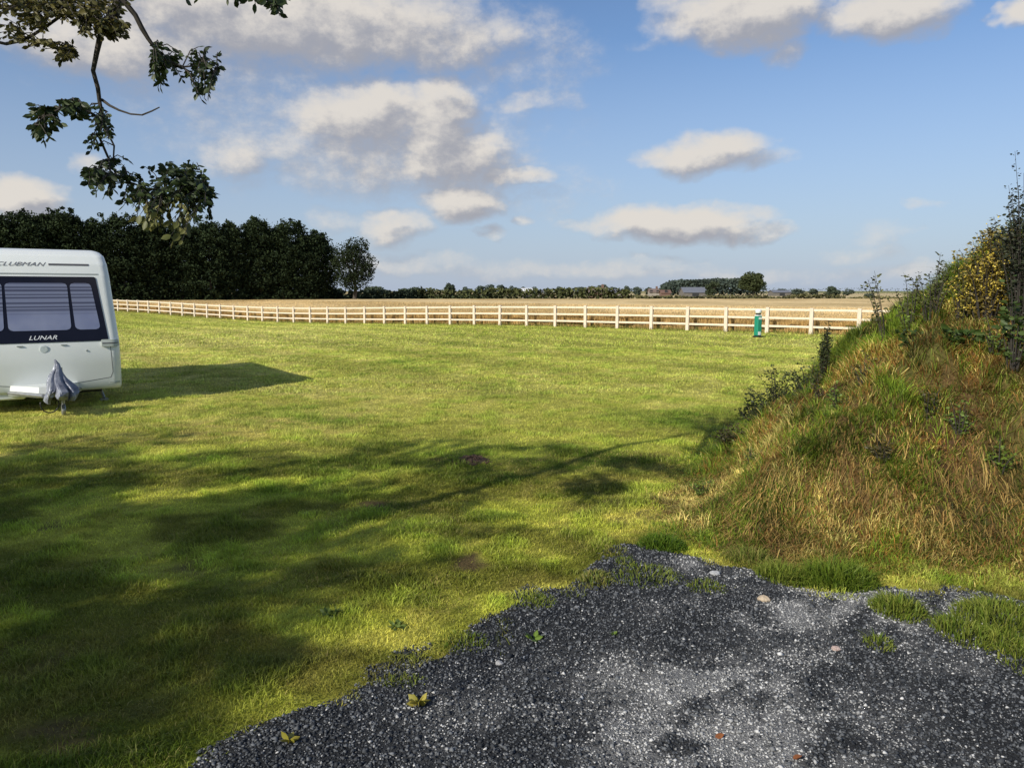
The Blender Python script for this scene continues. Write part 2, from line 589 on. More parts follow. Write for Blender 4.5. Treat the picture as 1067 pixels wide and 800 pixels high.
parts = [lawn_blades(1.9, 4.5, 12500, .042, .0036, True),
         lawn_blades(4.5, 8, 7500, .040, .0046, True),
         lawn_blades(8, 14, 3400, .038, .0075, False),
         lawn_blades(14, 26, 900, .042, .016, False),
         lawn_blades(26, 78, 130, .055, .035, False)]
# rough unmown strip along the foot of the fence
n = 9000
t = rng.random(n) * 82; o = rng.normal(.25, .35, n)
x = FA[0] + FD[0] * t + FN[0] * o; y = FA[1] + FD[1] * t + FN[1] * o
c = mixc((.16, .19, .03), (.33, .28, .10), rng.random(n))
parts.append(blades(np.stack([x, y, lawn_z(x, y)], -1), rng.uniform(.08, .24, n), np.full(n, .03), c, seg2=False))


def tuft_blades(px, py, r, n, h, c1, c2, w=.006, zf=None):
    p = gr(px, py)
    a = rng.uniform(0, 2 * PI, n); q = np.sqrt(rng.random(n)) * r
    x = p[0] + np.cos(a) * q * rng.uniform(.6, 1.3); y = p[1] + np.sin(a) * q
    k = np.clip(1.15 - (q / r) ** 2, .2, 1)
    z = np.maximum(gravel_z(x, y), lawn_z(x, y)) if zf is None else zf(x, y)
    c = mixc(c1, c2, rng.random(n)) * rng.uniform(.7, 1.2, n)[:, None]
    out = np.stack([np.cos(a), np.sin(a), 0 * a], -1) * .5
    return blades(np.stack([x, y, z - .004], -1), h * k * rng.uniform(.5, 1.1, n), w * rng.uniform(.7, 1.3, n), c, lean=.7, lean_dir=out)


GA, GB = (.10, .17, .015), (.26, .28, .05)
for a in [(935, 640, .17, 900, .13, GA, GB), (1000, 662, .22, 700, .10, GA, GB), (1050, 650, .3, 1600, .13, GA, GB), (1045, 672, .22, 700, .09, GA, GB), (870, 606, .24, 2000, .2, (.08, .15, .012), (.2, .25, .03)),
          (815, 603, .2, 1200, .14, GA, GB), (690, 572, .18, 1500, .12, (.06, .14, .01), (.14, .2, .02)), (672, 604, .22, 500, .07, GA, GB), (735, 615, .15, 260, .05, GA, GB),
          (620, 606, .18, 500, .07, GA, (.3, .26, .08)), (780, 585, .2, 900, .12, GA, (.3, .26, .08)), (480, 668, .16, 400, .05, GA, GB), (420, 712, .1, 150, .04, GA, GB), (560, 628, .14, 240, .05, GA, GB),
          (915, 672, .1, 160, .07, GA, GB), (650, 590, .1, 150, .05, GA, GB), (1085, 690, .25, 500, .1, GA, GB)]:
    parts.append(tuft_blades(*a))
V, F, C = join(parts)
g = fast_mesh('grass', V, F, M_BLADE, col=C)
tag(g, 'short mown green grass of the wide lawn', 'grass', kind='stuff')

# long rough grass on the bank
n = 620000
x = rng.uniform(.6, 9.5, n); y = rng.uniform(4.2, 14.5, n)
near = np.clip(1.25 - (y - 5) / 9, .22, 1)
d = poly_sd(TOE, x, y)
ok = (d > rng.normal(-.04, .09, n)) & (x < .70 * y + 1.6) & (rng.random(n) < near)
x, y, d = x[ok], y[ok], d[ok]
bh = bank_h(x, y)
n1 = fbm(x * 1.1 + 4, y * 1.1 + 1, 4); n2 = fbm(x * 2.7 + 14, y * 2.7, 3); n3 = fbm(x * .8 + 60, y * .8, 3)
top = sstep(.48, .85, bh + (n3 - .5) * .9 + (n1 - .5) * .6)
BSP = [(3.4, 6.9, .65, 1), (4.3, 7.1, .6, 1), (2.7, 7.7, .45, 1), (3.9, 6.2, .4, .8), (3.1, 8.3, .4, 1), (5.0, 6.6, .4, 1), (4.6, 7.9, .35, .9)]
brown = np.maximum(.6 * sstep(.50, .58, n1), spots(BSP, x, y)) * sstep(.25, .6, bh) * sstep(1.9, 1.4, bh)
bald = brown * sstep(.42, .6, n2)
keep = rng.random(len(x)) > np.maximum(bald * .85, .62 * sstep(.48, .62, n2) * (1 - .5 * top))
x, y, d, bh, n1, n2, n3, top, brown = [q[keep] for q in (x, y, d, bh, n1, n2, n3, top, brown)]
n = len(x)
straw = mixc((.86, .67, .24), (.56, .52, .13), rng.random(n))
green = mixc((.075, .135, .012), (.27, .35, .035), rng.random(n) ** 1.4)
rust = mixc((.22, .095, .022), (.42, .23, .06), rng.random(n))
n4 = fbm(x * 1.6 + 33, y * 1.6 + 5, 3)
wg = np.clip(top * 1.2 + sstep(.44, .54, n4) * .9 + .16 + .75 * sstep(7.0, 8.0, y), 0, 1) * (1 - .7 * brown)
c = mixc(straw, green, (rng.random(n) < wg).astype(float))
c = mixc(c, rust, (rng.random(n) < brown * .75 + .04 + .25 * sstep(.56, .66, n3) * (1 - top)).astype(float))
c *= rng.uniform(.65, 1.25, n)[:, None]
eps = .08
gx = (bank_h(x + eps, y) - bank_h(x - eps, y)) / (2 * eps); gy = (bank_h(x, y + eps) - bank_h(x, y - eps)) / (2 * eps)
dn = -np.stack([gx, gy, 0 * gx], -1); dn = dn / (np.linalg.norm(dn, axis=1, keepdims=True) + .3)
clump = fbm(x * 4 + 7, y * 4, 2)
c = c * np.clip(-.15 + 2.6 * fbm(x * 3.0 + 70, y * 3.0, 3) ** 1.05, .30, 1.9)[:, None]  # noise darkens blade colour in patches, painting shade into the hollows
h = (.035 + .08 * rng.random(n) + .06 * top * rng.random(n) + .20 * sstep(.46, .72, clump) * rng.random(n)) * (1 - .35 * brown) * .80 * (.45 + .55 * sstep(-.1, .5, d))
w = rng.uniform(.003, .0065, n) * (1 + .06 * (y - 5))
z = np.maximum(lawn_z(x, y) + bh, lawn_z(x, y)) - .006
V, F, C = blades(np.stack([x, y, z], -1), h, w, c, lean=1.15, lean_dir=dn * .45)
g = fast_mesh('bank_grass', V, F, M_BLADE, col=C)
tag(g, 'long rough grass with straw and rusty patches over the earth bank', 'grass', kind='stuff')

# matted dead stems lying over the slope
n = 150000
x = rng.uniform(.6, 9.0, n); y = rng.uniform(4.4, 13, n)
ok = (poly_sd(TOE, x, y) > rng.normal(.05, .1, n)) & (x < .70 * y + 1.6) & (rng.random(n) < np.clip(1.25 - (y - 5) / 8, .25, 1)) & (rng.random(n) > .65 * np.maximum(sstep(.6, 1.0, bank_h(x, y)), sstep(7, 8, y)))
x, y = x[ok], y[ok]; n = len(x)
a = rng.normal(-2.2, 1.0, n); L_ = rng.uniform(.05, .20, n)
dx, dy = np.cos(a) * L_, np.sin(a) * L_
z0 = lawn_z(x, y) + np.maximum(bank_h(x, y), 0); x1, y1 = x + dx, y + dy
z1 = lawn_z(x1, y1) + np.maximum(bank_h(x1, y1), 0)
w = rng.uniform(.003, .007, n) / 2 * (1 + .05 * (y - 5)); px_, py_ = -np.sin(a) * w, np.cos(a) * w
lift = rng.uniform(.004, .05, n)
V = np.stack([np.stack([x - px_, y - py_, z0 + .004], -1), np.stack([x + px_, y + py_, z0 + .004], -1),
              np.stack([x + dx * .55 + px_, y + dy * .55 + py_, z0 * .45 + z1 * .55 + lift], -1), np.stack([x + dx * .55 - px_, y + dy * .55 - py_, z0 * .45 + z1 * .55 + lift], -1),
              np.stack([x1, y1, z1 + lift * .5], -1)], 1).reshape(-1, 3)
k = np.arange(n)[:, None] * 5
big = fbm(x * 1.1 + 4, y * 1.1 + 1, 4)
c = mixc((.66, .49, .16), (.36, .20, .06), rng.random(n))
c = mixc(c, (.20, .085, .03), np.maximum(sstep(.47, .6, big) * .5, spots(BSP, x, y)) * .85 * (rng.random(n) < .8))
c = mixc(c, (.20, .25, .03), (rng.random(n) < .22 + .6 * np.maximum(sstep(.6, 1.0, bank_h(x, y)), sstep(7.0, 8.0, y))).astype(float)) * (.45 + .9 * fbm(x * 3.3 + 70, y * 3.3, 3))[:, None] * rng.uniform(.7, 1.25, n)[:, None]
g = fast_mesh('dead_grass', V, [k + np.array([0, 1, 2, 3]), k + np.array([3, 2, 4])], M_BLADE, col=np.repeat(c, 5, 0))
tag(g, 'matted dead straw lying between the tufts of the earth bank', 'grass', kind='stuff')

# ------------------------------------------------------------------ wheat
def wheat_edge(x, y):
    return beyond(x, y) - 1.5 - (fbm(x * .5, y * .5, 2) - .5) * .3


CON_A = np.array((-69.0, 84.0)); CON_B = np.array((-27.6, 111.0))       # conifer row
WF = [FA + FN * 1.5 - FD * 60, FB + FN * 1.5 + FD * 40, np.array((-110, 95)), CON_A + (-4, 1), CON_B + (0, 1.0), np.array((-20, 117)), np.array((20, 119)), np.array((62, 121)), np.array((110, 96))]


def wheat_z(x, y):
    e = poly_sd(WF, x, y)
    return .68 + lawn_z(x, y) * sstep(12, 2, beyond(x, y)) + (fbm(x * 1.4, y * 1.4, 3) - .5) * .10 - .5 * sstep(.35, 0, e)


def wheat_col(x, y):
    n = fbm(x * .12, y * .06, 3); n2 = fbm(x * 1.1, y * .6, 3)
    c = mixc((.52, .38, .18), (.68, .51, .26), sstep(.35, .65, n))
    return c * (.86 + .28 * n2)[..., None]


xs = np.arange(-112, 100, .8); ys = np.arange(26, 122, .5)
wt = grid_mesh('wheat_field', xs, ys, wheat_z, wheat_col, M_WHEAT_TOP, keep=lambda x, y: poly_sd(WF, x, y) > .1)
tag(wt, kind='structure')
# standing stalks: dense along the near edge, thinner over the first metres of the top
n = 160000
t = rng.uniform(-8, 84, n); o = .75 + rng.random(n) ** 2 * 1.6
edge_n = (fbm(t * 1.2, t * 0 + 3, 2) - .5) * .5
x = FA[0] + FD[0] * t + FN[0] * (o + edge_n); y = FA[1] + FD[1] * t + FN[1] * (o + edge_n)
hh = rng.uniform(.5, .82, n) * (.85 + .3 * fbm(t * .8, o * 0, 2))
c = mixc((.30, .185, .065), (.60, .43, .19), rng.random(n)) * (.75 + .5 * fbm(t * 2.2, o * .3 + 2, 2))[:, None]
p1 = blades(np.stack([x, y, lawn_z(x, y)], -1), hh, rng.uniform(.02, .04, n), c * 1.35, lean=.18, seg2=False, tip=1.1)
n = 90000
t = rng.uniform(-8, 84, n); o = 2.0 + rng.random(n) ** 1.5 * 22
x = FA[0] + FD[0] * t + FN[0] * o; y = FA[1] + FD[1] * t + FN[1] * o
c = wheat_col(x, y) * rng.uniform(.7, 1.25, n)[:, None]
p2 = blades(np.stack([x, y, wheat_z(x, y) - .05], -1), rng.uniform(.08, .17, n), np.full(n, .05), c, lean=.6, seg2=False, tip=1.1)
V, F, C = join([p1, p2])
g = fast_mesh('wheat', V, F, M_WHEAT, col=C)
tag(g, 'ripe golden wheat standing in the field beyond the rail fence', 'wheat', kind='stuff')

# ------------------------------------------------------------------ fence
M_WOOD = mat('new_softwood', (.72, .62, .50), .75, (.60, .50, .39), 2.5, detail=6, bump=.3, bscale=20, stretch=(6, 6, 1))
M_RAIL = mat('sawn_rail', (.78, .68, .54), .75, (.65, .54, .40), 2.5, detail=6, bump=.3, bscale=20, stretch=(1, 6, 6))
fence = empty('rail_fence', (FA[0], FA[1], 0))
tag(fence, 'pale timber post and three rail fence along the wheat field', 'fence')
SP_ = 1.95
NP = 41
ang = math.atan2(FD[1], FD[0])
Rz = Matrix.Rotation(ang, 3, 'Z')


def fpt(i):
    p = FA + FD * SP_ * i
    return np.array((p[0], p[1], float(lawn_z(p[0], p[1]))))


P0 = fpt(0)
pm = MB().box((0, 0, .56), (.165, .13, 1.20), bev=.012)
post0 = None
for i in range(NP):
    p = fpt(i)
    if post0 is None:
        post0 = pm.build('post', M_WOOD, fence); o_ = post0
    else:
        o_ = post0.copy(); COL.objects.link(o_); o_.parent = fence
    o_.location = (p[0] - FA[0], p[1] - FA[1], p[2] + random.uniform(-.012, .012))
    o_.rotation_euler = (random.uniform(-.01, .01), random.uniform(-.012, .012), ang + random.uniform(-.04, .04))
for i in range(0, NP - 1, 2):
    j = min(i + 2, NP - 1)
    a, m_, b = fpt(i), fpt(i + 1), fpt(j)
    for zc in (1.06, .69, .32):
        mb = MB()
        off = FN * .012                        # rails housed in the posts
        for (s, e) in ((a, m_), (m_, b)):
            if np.linalg.norm(e - s) < .1: continue
            s2 = np.array((s[0] + off[0], s[1] + off[1], s[2] + zc)) - np.array((FA[0], FA[1], 0))
            e2 = np.array((e[0] + off[0], e[1] + off[1], e[2] + zc)) - np.array((FA[0], FA[1], 0))
            d_ = Vector(e2 - s2); ln = d_.length - .02
            q = d_.to_track_quat('X', 'Z').to_matrix()
            mb.box((s2 + e2) / 2 + np.array((0, 0, random.uniform(-.008, .008))), (ln, .038, .095), q, bev=.006)
        mb.build('rail', M_RAIL, fence)

# ------------------------------------------------------------------ green service post
M_GREEN = mat('green_paint', (.012, .25, .16), .35, (.010, .21, .13), 8, spec=.5)
M_WHITEP = mat('white_plastic', (.74, .78, .78), .4, (.66, .70, .70), 8)
M_BLACK = mat('black_rubber', (.012, .012, .013), .5, (.02, .02, .02), 12)
bp = gr(789.3, 351.5, 0); bz = float(lawn_z(bp[0], bp[1]))
bol = empty('hookup_post', (bp[0], bp[1], bz), math.radians(24))
tag(bol, 'green power hookup post with white domed top by the fence', 'hookup post')
MB().box((0, 0, .03), (.30, .30, .07), bev=.015).build('base', M_BLACK, bol)
MB().box((0, 0, .47), (.235, .235, .82), bev=.03).build('body', M_GREEN, bol)
MB().box((0, 0, .895), (.22, .22, .045), bev=.012).build('collar', M_WHITEP, bol)
MB().box((0, 0, .95), (.17, .17, .07), bev=.02).build('lamp_recess', M_BLACK, bol)
V = MB(); V.lathe([(.105, .0), (.125, .01), (.128, .10), (.115, .14), (.06, .165), (.012, .172)], 16, off=(0, 0, .985))
V.build('cap', M_WHITEP, bol, smooth=True)
MB().box((-.02, -.1215, .17), (.13, .008, .14), bev=.003).build('notice_plate', M_WHITEP, bol)
MB().box((0, -.1215, .78), (.15, .008, .09), bev=.003).build('notice_plate', M_WHITEP, bol)
MB().box((.1215, 0, .66), (.012, .14, .22), bev=.005).build('socket_cover', M_BLACK, bol)

# ------------------------------------------------------------------ caravan
M_SHELL = mat('white_shell', (.74, .77, .75), .28, (.70, .735, .715), 2.0, coat=.3, spec=.4)
M_SCREEN = mat('black_glass', (.008, .008, .014), .08, (.010, .010, .018), 5, spec=.35)
M_GREY = mat('grey_trim', (.33, .36, .35), .45, (.28, .31, .30), 10)
M_DKGREY = mat('dark_grey_decal', (.10, .10, .11), .5, (.09, .09, .10), 10)
M_LINE = mat('panel_gap', (.06, .065, .065), .8, (.05, .05, .05), 10)
M_STEEL = mat('galvanised_steel', (.42, .43, .44), .4, (.30, .31, .32), 20, metal=.7)
M_TYRE = mat('tyre', (.012, .012, .012), .85, (.02, .02, .02), 20)


def blind_mat():
    m, nt, b = newmat('blind_behind_glass')
    N, L = nt.nodes, nt.links
    tc = N.new('ShaderNodeTexCoord'); sp = N.new('ShaderNodeSeparateXYZ')
    L.new(tc.outputs['Object'], sp.inputs[0])
    w = N.new('ShaderNodeMath'); w.operation = 'MULTIPLY'; w.inputs[1].default_value = 2 * PI / .062
    nw = N.new('ShaderNodeTexNoise'); nw.inputs['Scale'].default_value = 5; nw.inputs['Detail'].default_value = 2
    mw = N.new('ShaderNodeMapping'); mw.inputs['Scale'].default_value = (.01, .01, 1.6); L.new(tc.outputs['Object'], mw.inputs[0]); L.new(mw.outputs[0], nw.inputs['Vector'])
    zz = N.new('ShaderNodeMath'); zz.operation = 'MULTIPLY_ADD'; zz.inputs[1].default_value = .14; L.new(nw.outputs['Fac'], zz.inputs[0]); L.new(sp.outputs['Z'], zz.inputs[2])
    L.new(zz.outputs[0], w.inputs[0])
    s = N.new('ShaderNodeMath'); s.operation = 'SINE'; L.new(w.outputs[0], s.inputs[0])
    cr = N.new('ShaderNodeValToRGB')
    cr.color_ramp.elements[0].position = .30; cr.color_ramp.elements[0].color = (.06, .065, .11, 1)
    cr.color_ramp.elements[1].position = .62; cr.color_ramp.elements[1].color = (.17, .19, .28, 1)
    mr = N.new('ShaderNodeMapRange'); mr.inputs[1].default_value = -1; mr.inputs[2].default_value = 1
    L.new(s.outputs[0], mr.inputs[0]); L.new(mr.outputs[0], cr.inputs[0])
    # only the upper part of the blind hangs in open slats
    g1 = N.new('ShaderNodeMapRange'); g1.inputs[1].default_value = 1.50; g1.inputs[2].default_value = 1.62
    L.new(sp.outputs['Z'], g1.inputs[0])
    nz = N.new('ShaderNodeTexNoise'); nz.inputs['Scale'].default_value = 2.5; L.new(tc.outputs['Object'], nz.inputs['Vector'])
    c2 = N.new('ShaderNodeValToRGB')
    c2.color_ramp.elements[0].position = .3; c2.color_ramp.elements[0].color = (.15, .175, .29, 1)
    c2.color_ramp.elements[1].position = .7; c2.color_ramp.elements[1].color = (.235, .26, .375, 1)
    L.new(nz.outputs['Fac'], c2.inputs[0])
    mx = N.new('ShaderNodeMix'); mx.data_type = 'RGBA'
    L.new(g1.outputs[0], mx.inputs['Factor']); L.new(c2.outputs[0], mx.inputs['A']); L.new(cr.outputs[0], mx.inputs['B'])
    L.new(mx.outputs['Result'], b.inputs['Base Color'])
    b.inputs['Roughness'].default_value = .35
    b.inputs['Coat Weight'].default_value = .6; b.inputs['Coat Roughness'].default_value = .05
    return m


M_BLIND = blind_mat()
AX = math.radians(35)
face_r = np.array((math.cos(AX), math.sin(AX)))
corner = gr(130, 421)[:2]                       # foot of the right front corner
cc = corner - face_r * 1.13
car = empty('caravan', (cc[0], cc[1], 0), AX)
tag(car, 'white touring caravan with black front windows parked on the lawn', 'caravan')
LEN = 5.9
ZP = [.28, .33, .80, 1.05, 2.14, 2.34, 2.48, 2.56, 2.60, 2.615]
YF = [.05, .02, .00, .03, .40, .50, .62, .78, .98, 1.5]
YB = [-.02, .0, .0, .03, .18, .24, .32, .44, .60, 1.0]
HW = [1.115, 1.125, 1.13, 1.128, 1.085, 1.072, 1.048, .995, .90, .4]
RC = .14


def yf(z): return float(np.interp(z, ZP, YF))
def yb(z): return float(np.interp(z, ZP, YB))
def hwf(z): return float(np.interp(z, ZP, HW))


zl = sorted(set([round(v, 4) for v in np.concatenate([np.linspace(.28, .33, 2), np.linspace(.33, 2.14, 16), np.linspace(2.14, 2.615, 22)])]))
Vb, Fb = [], []
for z in zl:
    a, y0, y1 = hwf(z), yf(z), LEN - yb(z)
    r = min(RC, a * .8)
    ring = []
    for (cx_, cy_, a0) in ((a - r, y0 + r, -PI / 2), (a - r, y1 - r, 0), (-a + r, y1 - r, PI / 2), (-a + r, y0 + r, PI)):
        for k in range(9):
            t = a0 + k / 8 * PI / 2
            ring.append((cx_ + r * math.cos(t), cy_ + r * math.sin(t), z))
    Vb += ring
nr = 36
for i in range(len(zl) - 1):
    for k in range(nr):
        j = (k + 1) % nr
        Fb.append((i * nr + k, i * nr + j, (i + 1) * nr + j, (i + 1) * nr + k))
Fb.append(tuple(range(nr - 1, -1, -1))); Fb.append(tuple((len(zl) - 1) * nr + k for k in range(nr)))
mb = MB().add(Vb, Fb)
shell = mb.build('body', M_SHELL, car, smooth=True)


def surf(x, z, off):
    a = hwf(z); r = min(RC, a * .8)
    e = abs(x) - (a - r)
    y = yf(z)
    if e > 0:
        y += r - math.sqrt(max(r * r - min(e, r * .999) ** 2, 0))
    return (x, y - off, z)


def patch(z0, z1, xl, xr, off, nz=24, nx=24, rad=0.0, thick=0.006):
    zs = np.linspace(z0, z1, nz)
    if rad:
        zs = np.concatenate([np.linspace(z0, z0 + rad, 6)[:-1], np.linspace(z0 + rad, z1 - rad, nz), np.linspace(z1 - rad, z1, 6)[1:]])
    V, F = [], []
    for z in zs:
        a, b = xl(z), xr(z)
        if rad:
            e = max(z0 + rad - z, z - (z1 - rad), 0)
            s = rad - math.sqrt(max(rad * rad - e * e, 0))
            a += s; b -= s
        for k in range(nx):
            V.append(surf(a + (b - a) * k / (nx - 1), z, off))
    n_ = len(zs)
    for i in range(n_ - 1):
        for k in range(nx - 1):
            F.append((i * nx + k, i * nx + k + 1, (i + 1) * nx + k + 1, (i + 1) * nx + k))
    # rim back to the shell
    m0 = len(V)
    rim = [k for k in range(nx)] + [i * nx + nx - 1 for i in range(1, n_)] + [(n_ - 1) * nx + k for k in range(nx - 2, -1, -1)] + [i * nx for i in range(n_ - 2, 0, -1)]
    for q in rim:
        V.append((V[q][0], V[q][1] + thick, V[q][2]))
    for i in range(len(rim)):
        j = (i + 1) % len(rim)
        F.append((rim[j], rim[i], m0 + i, m0 + j))
    return MB().add(V, F)


sx_ = lambda z: .955 - .10 * (z - 1.08) / 1.06
patch(1.08, 2.13, lambda z: -sx_(z), sx_, .010, rad=.03, thick=.012).build('window_panel', M_SCREEN, car, smooth=False)
for (a, b, sl) in ((-.43, .43, .0), (.49, .855, .085), (-.855, -.49, .085)):
    def xl(z, a=a, sl=sl): return a + (sl * (z - 1.25) / .8 if a < -.5 else (-.03 * (z - 1.25) if a > 0 else 0))
    def xr(z, b=b, sl=sl): return b - (sl * (z - 1.25) / .8 if b > .5 else (-.03 * (z - 1.25) if b < 0 else 0))
    patch(1.27, 2.03, xl, xr, .016, rad=.07, thick=.008).build('front_window', M_BLIND, car)
# strip over the front windows and moulded lines of the roof cap
patch(2.165, 2.185, lambda z: -.90, lambda z: .90, .006, nz=3).build('roof_moulding', M_GREY, car)
patch(2.315, 2.345, lambda z: .20, lambda z: .78, .006, nz=4).build('stripe', M_DKGREY, car)


def lettering(txt, x0, x1, z0, hgt, shear, mat_, off, name='lettering'):
    cu = bpy.data.curves.new(name, 'FONT'); cu.body = txt; cu.shear = shear; cu.resolution_u = 3
    ob = bpy.data.objects.new(name, cu); COL.objects.link(ob)
    bpy.context.view_layer.update()
    dg = bpy.context.evaluated_depsgraph_get()
    me = bpy.data.meshes.new_from_object(ob.evaluated_get(dg))
    bpy.data.objects.remove(ob); bpy.data.curves.remove(cu)
    co = np.array([v.co[:] for v in me.vertices])
    lo, hi = co.min(0), co.max(0)
    kx = (x1 - x0) / (hi[0] - lo[0]); kz = hgt / (hi[1] - lo[1])
    for v in me.vertices:
        v.co = surf(x0 + (v.co.x - lo[0]) * kx, z0 + (v.co.y - lo[1]) * kz, off)
    me.materials.append(mat_)
    o = bpy.data.objects.new(name, me); COL.objects.link(o); o.parent = car
    return o


M_LETW = mat('white_lettering', (.80, .82, .84), .4, (.75, .77, .79), 8)
M_LETG = mat('grey_lettering', (.20, .20, .21), .5, (.17, .17, .18), 10)
lettering('LUNAR', -.17, .22, 1.125, .065, .35, M_LETW, .0135)
lettering('CLUBMAN', -.52, .17, 2.30, .062, .5, M_LETG, .007)


def gap(pts, w=.008, off=.002):
    mb = MB()
    for (x0, z0), (x1, z1) in zip(pts[:-1], pts[1:]):
        k = 6
        d = math.hypot(x1 - x0, z1 - z0); nx_, nz_ = -(z1 - z0) / d * w / 2, (x1 - x0) / d * w / 2
        V = []
        for i in range(k + 1):
            t = i / k; x, z = x0 + (x1 - x0) * t, z0 + (z1 - z0) * t
            V += [surf(x + nx_, z + nz_, off), surf(x - nx_, z - nz_, off)]
        mb.add(V, [(2 * i, 2 * i + 2, 2 * i + 3, 2 * i + 1) for i in range(k)])
    return mb


gap([(-.97, 1.04), (-.985, .56), (-.95, .47), (-.40, .40), (.40, .40), (.95, .47), (.985, .56), (.97, 1.04)]).build('locker_seam', M_LINE, car)
# emblem, latches, handles, lights
M_EMB = mat('pale_emblem', (.62, .68, .68), .3, (.5, .56, .56), 60)
e = MB(); Mx = Matrix.Rotation(PI / 2, 3, 'X')
e.lathe([(.052, 0), (.062, .004), (.062, .012), (.050, .016)], 20, Mx, off=surf(.02, .975, -.004)); e.build('emblem', M_EMB, car)
for x in (-.30, .30):
    MB().box(surf(x, 1.035, .006), (.09, .02, .016), bev=.005).build('latch', M_GREY, car)
for x in (.62, -.62):
    e = MB(); e.lathe([(.016, 0), (.016, .012), (.01, .016)], 12, Mx, off=surf(x, .93, -.002)); e.build('lock', M_GREY, car)
M_HANDLE = mat('pale_grab_handle', (.42, .46, .43), .5, (.36, .40, .37), 12)
for s in (1, -1):
    h_ = patch(.985, 1.10, (lambda z: .84) if s > 0 else (lambda z: -1.105), (lambda z: 1.105) if s > 0 else (lambda z: -.84), .035, nx=14, nz=6, rad=.02, thick=.05)
    ho = h_.build('grab_handle', M_HANDLE, car)
    patch(1.035, 1.05, (lambda z: .85) if s > 0 else (lambda z: -1.095), (lambda z: 1.095) if s > 0 else (lambda z: -.85), .039, nx=14, nz=3, thick=.004).build('finger_slot', M_DKGREY, ho)
    patch(.365, .40, (lambda z: .93) if s > 0 else (lambda z: -1.09), (lambda z: 1.09) if s > 0 else (lambda z: -.93), .006, nx=14, nz=4).build('marker_light', M_HANDLE, car)
# underside lip, chassis
MB().box((-.62, .16, .25), (.70, .22, .11), bev=.02).build('front_skirt', M_SHELL, car)
MB().box((0, LEN / 2, .235), (1.7, LEN - .8, .07), bev=.01).build('floor_pan', M_BLACK, car)
mb = MB()
for s in (-1, 1):
    mb.tube([(s * .62, .35, .30), (s * .08, -.86, .33)], .035, 8)
mb.tube([(0, -.80, .34), (0, -1.12, .36)], [.05, .035], 10)
mb.build('drawbar', M_STEEL, car)
V = [(-.50, .08, .42), (.50, .08, .42), (.12, -.62, .44), (-.12, -.62, .44), (-.52, .08, .27), (.52, .08, .27), (.14, -.66, .28), (-.14, -.66, .28)]
MB().add(V, [(0, 3, 2, 1), (4, 5, 6, 7), (0, 1, 5, 4), (1, 2, 6, 5), (2, 3, 7, 6), (3, 0, 4, 7)]).build('drawbar_fairing', M_SHELL, car)
# jockey wheel
jw = MB(); jw.tube([(.17, -.80, .74), (.17, -.80, .16)], .024, 10)
jw.box((.17, -.80, .09), (.03, .05, .12)); jo = jw.build('jockey_leg', M_STEEL, car)
wz = MB(); Ry = Matrix.Rotation(PI / 2, 3, 'Y')
wz.lathe([(.045, -.028), (.085, -.026), (.092, -.012), (.092, .012), (.085, .026), (.045, .028)], 20, Ry, off=(.17, -.80, .093)); wz.build('jockey_wheel', M_STEEL, jo)
# pleated silver hitch cover
M_FOIL = mat('silver_cover', (.30, .32, .37), .38, (.09, .10, .14), 9, detail=6, bump=.9, bscale=16, metal=.25)
prof = [(.87, .012, .02, -.80), (.80, .04, .05, -.80), (.72, .06, .085, -.81), (.64, .10, .14, -.84), (.56, .135, .20, -.88), (.48, .17, .26, -.92), (.42, .195, .30, -.95), (.36, .205, .31, -.96), (.30, .19, .29, -.95)]
V, F = [], []; nk = 84
tri = lambda q: 2 / PI * math.asin(math.sin(q))
for i, (z, ax_, ay_, yc) in enumerate(prof):
    for k in range(nk):
        t = 2 * PI * k / nk
        f = 1 + (.06 + .22 * i / 8) * tri(t * 8 + i * .30) + .07 * tri(t * 13 + 1.4 * i) * (i > 1)
        V.append((.10 + .74 * ax_ * math.cos(t) * f + .02 * math.sin(i * 1.3) + .012 * i * (math.cos(t) > 0), yc + ay_ * math.sin(t) * f, z + (.06 * math.sin(t * 3 + 1) + .035 * math.sin(5 * t)) * (i / 8) ** 2))
for i in range(len(prof) - 1):
    for k in range(nk):
        j = (k + 1) % nk
        F.append((i * nk + j, i * nk + k, (i + 1) * nk + k, (i + 1) * nk + j))
F.append(tuple(range(nk)))
MB().add(V, F).build('hitch_cover', M_FOIL, car, smooth=False)
# hanging breakaway cable loop
mb = MB(); pts = []
for k in range(17):
    t = PI * .9 + k / 16 * PI * 1.2
    pts.append((-.02 + .12 * math.cos(t), -1.0, .22 + .13 * math.sin(t)))
mb.tube(pts, .010, 6); mb.build('cable', M_BLACK, car, smooth=True)
for s in (-1, 1):
    w = MB(); ox = (s * .98, LEN * .55, .31)
    w.lathe([(.18, -.085), (.29, -.085), (.31, -.06), (.31, .06), (.29, .085), (.18, .085)], 28, Ry, off=ox)
    wo = w.build('wheel', M_TYRE, car, smooth=False)
    r_ = MB(); r_.lathe([(.185, -.07), (.185, .07), (.06, .085)], 20, Ry, off=ox); r_.build('rim', M_STEEL, wo)
    mb = MB(); mb.tube([(s * .85, .75, .27), (s * .9, .62, .06)], .022, 8); mb.box((s * .9, .62, .03), (.12, .12, .04))
    mb.build('corner_steady', M_STEEL, car)
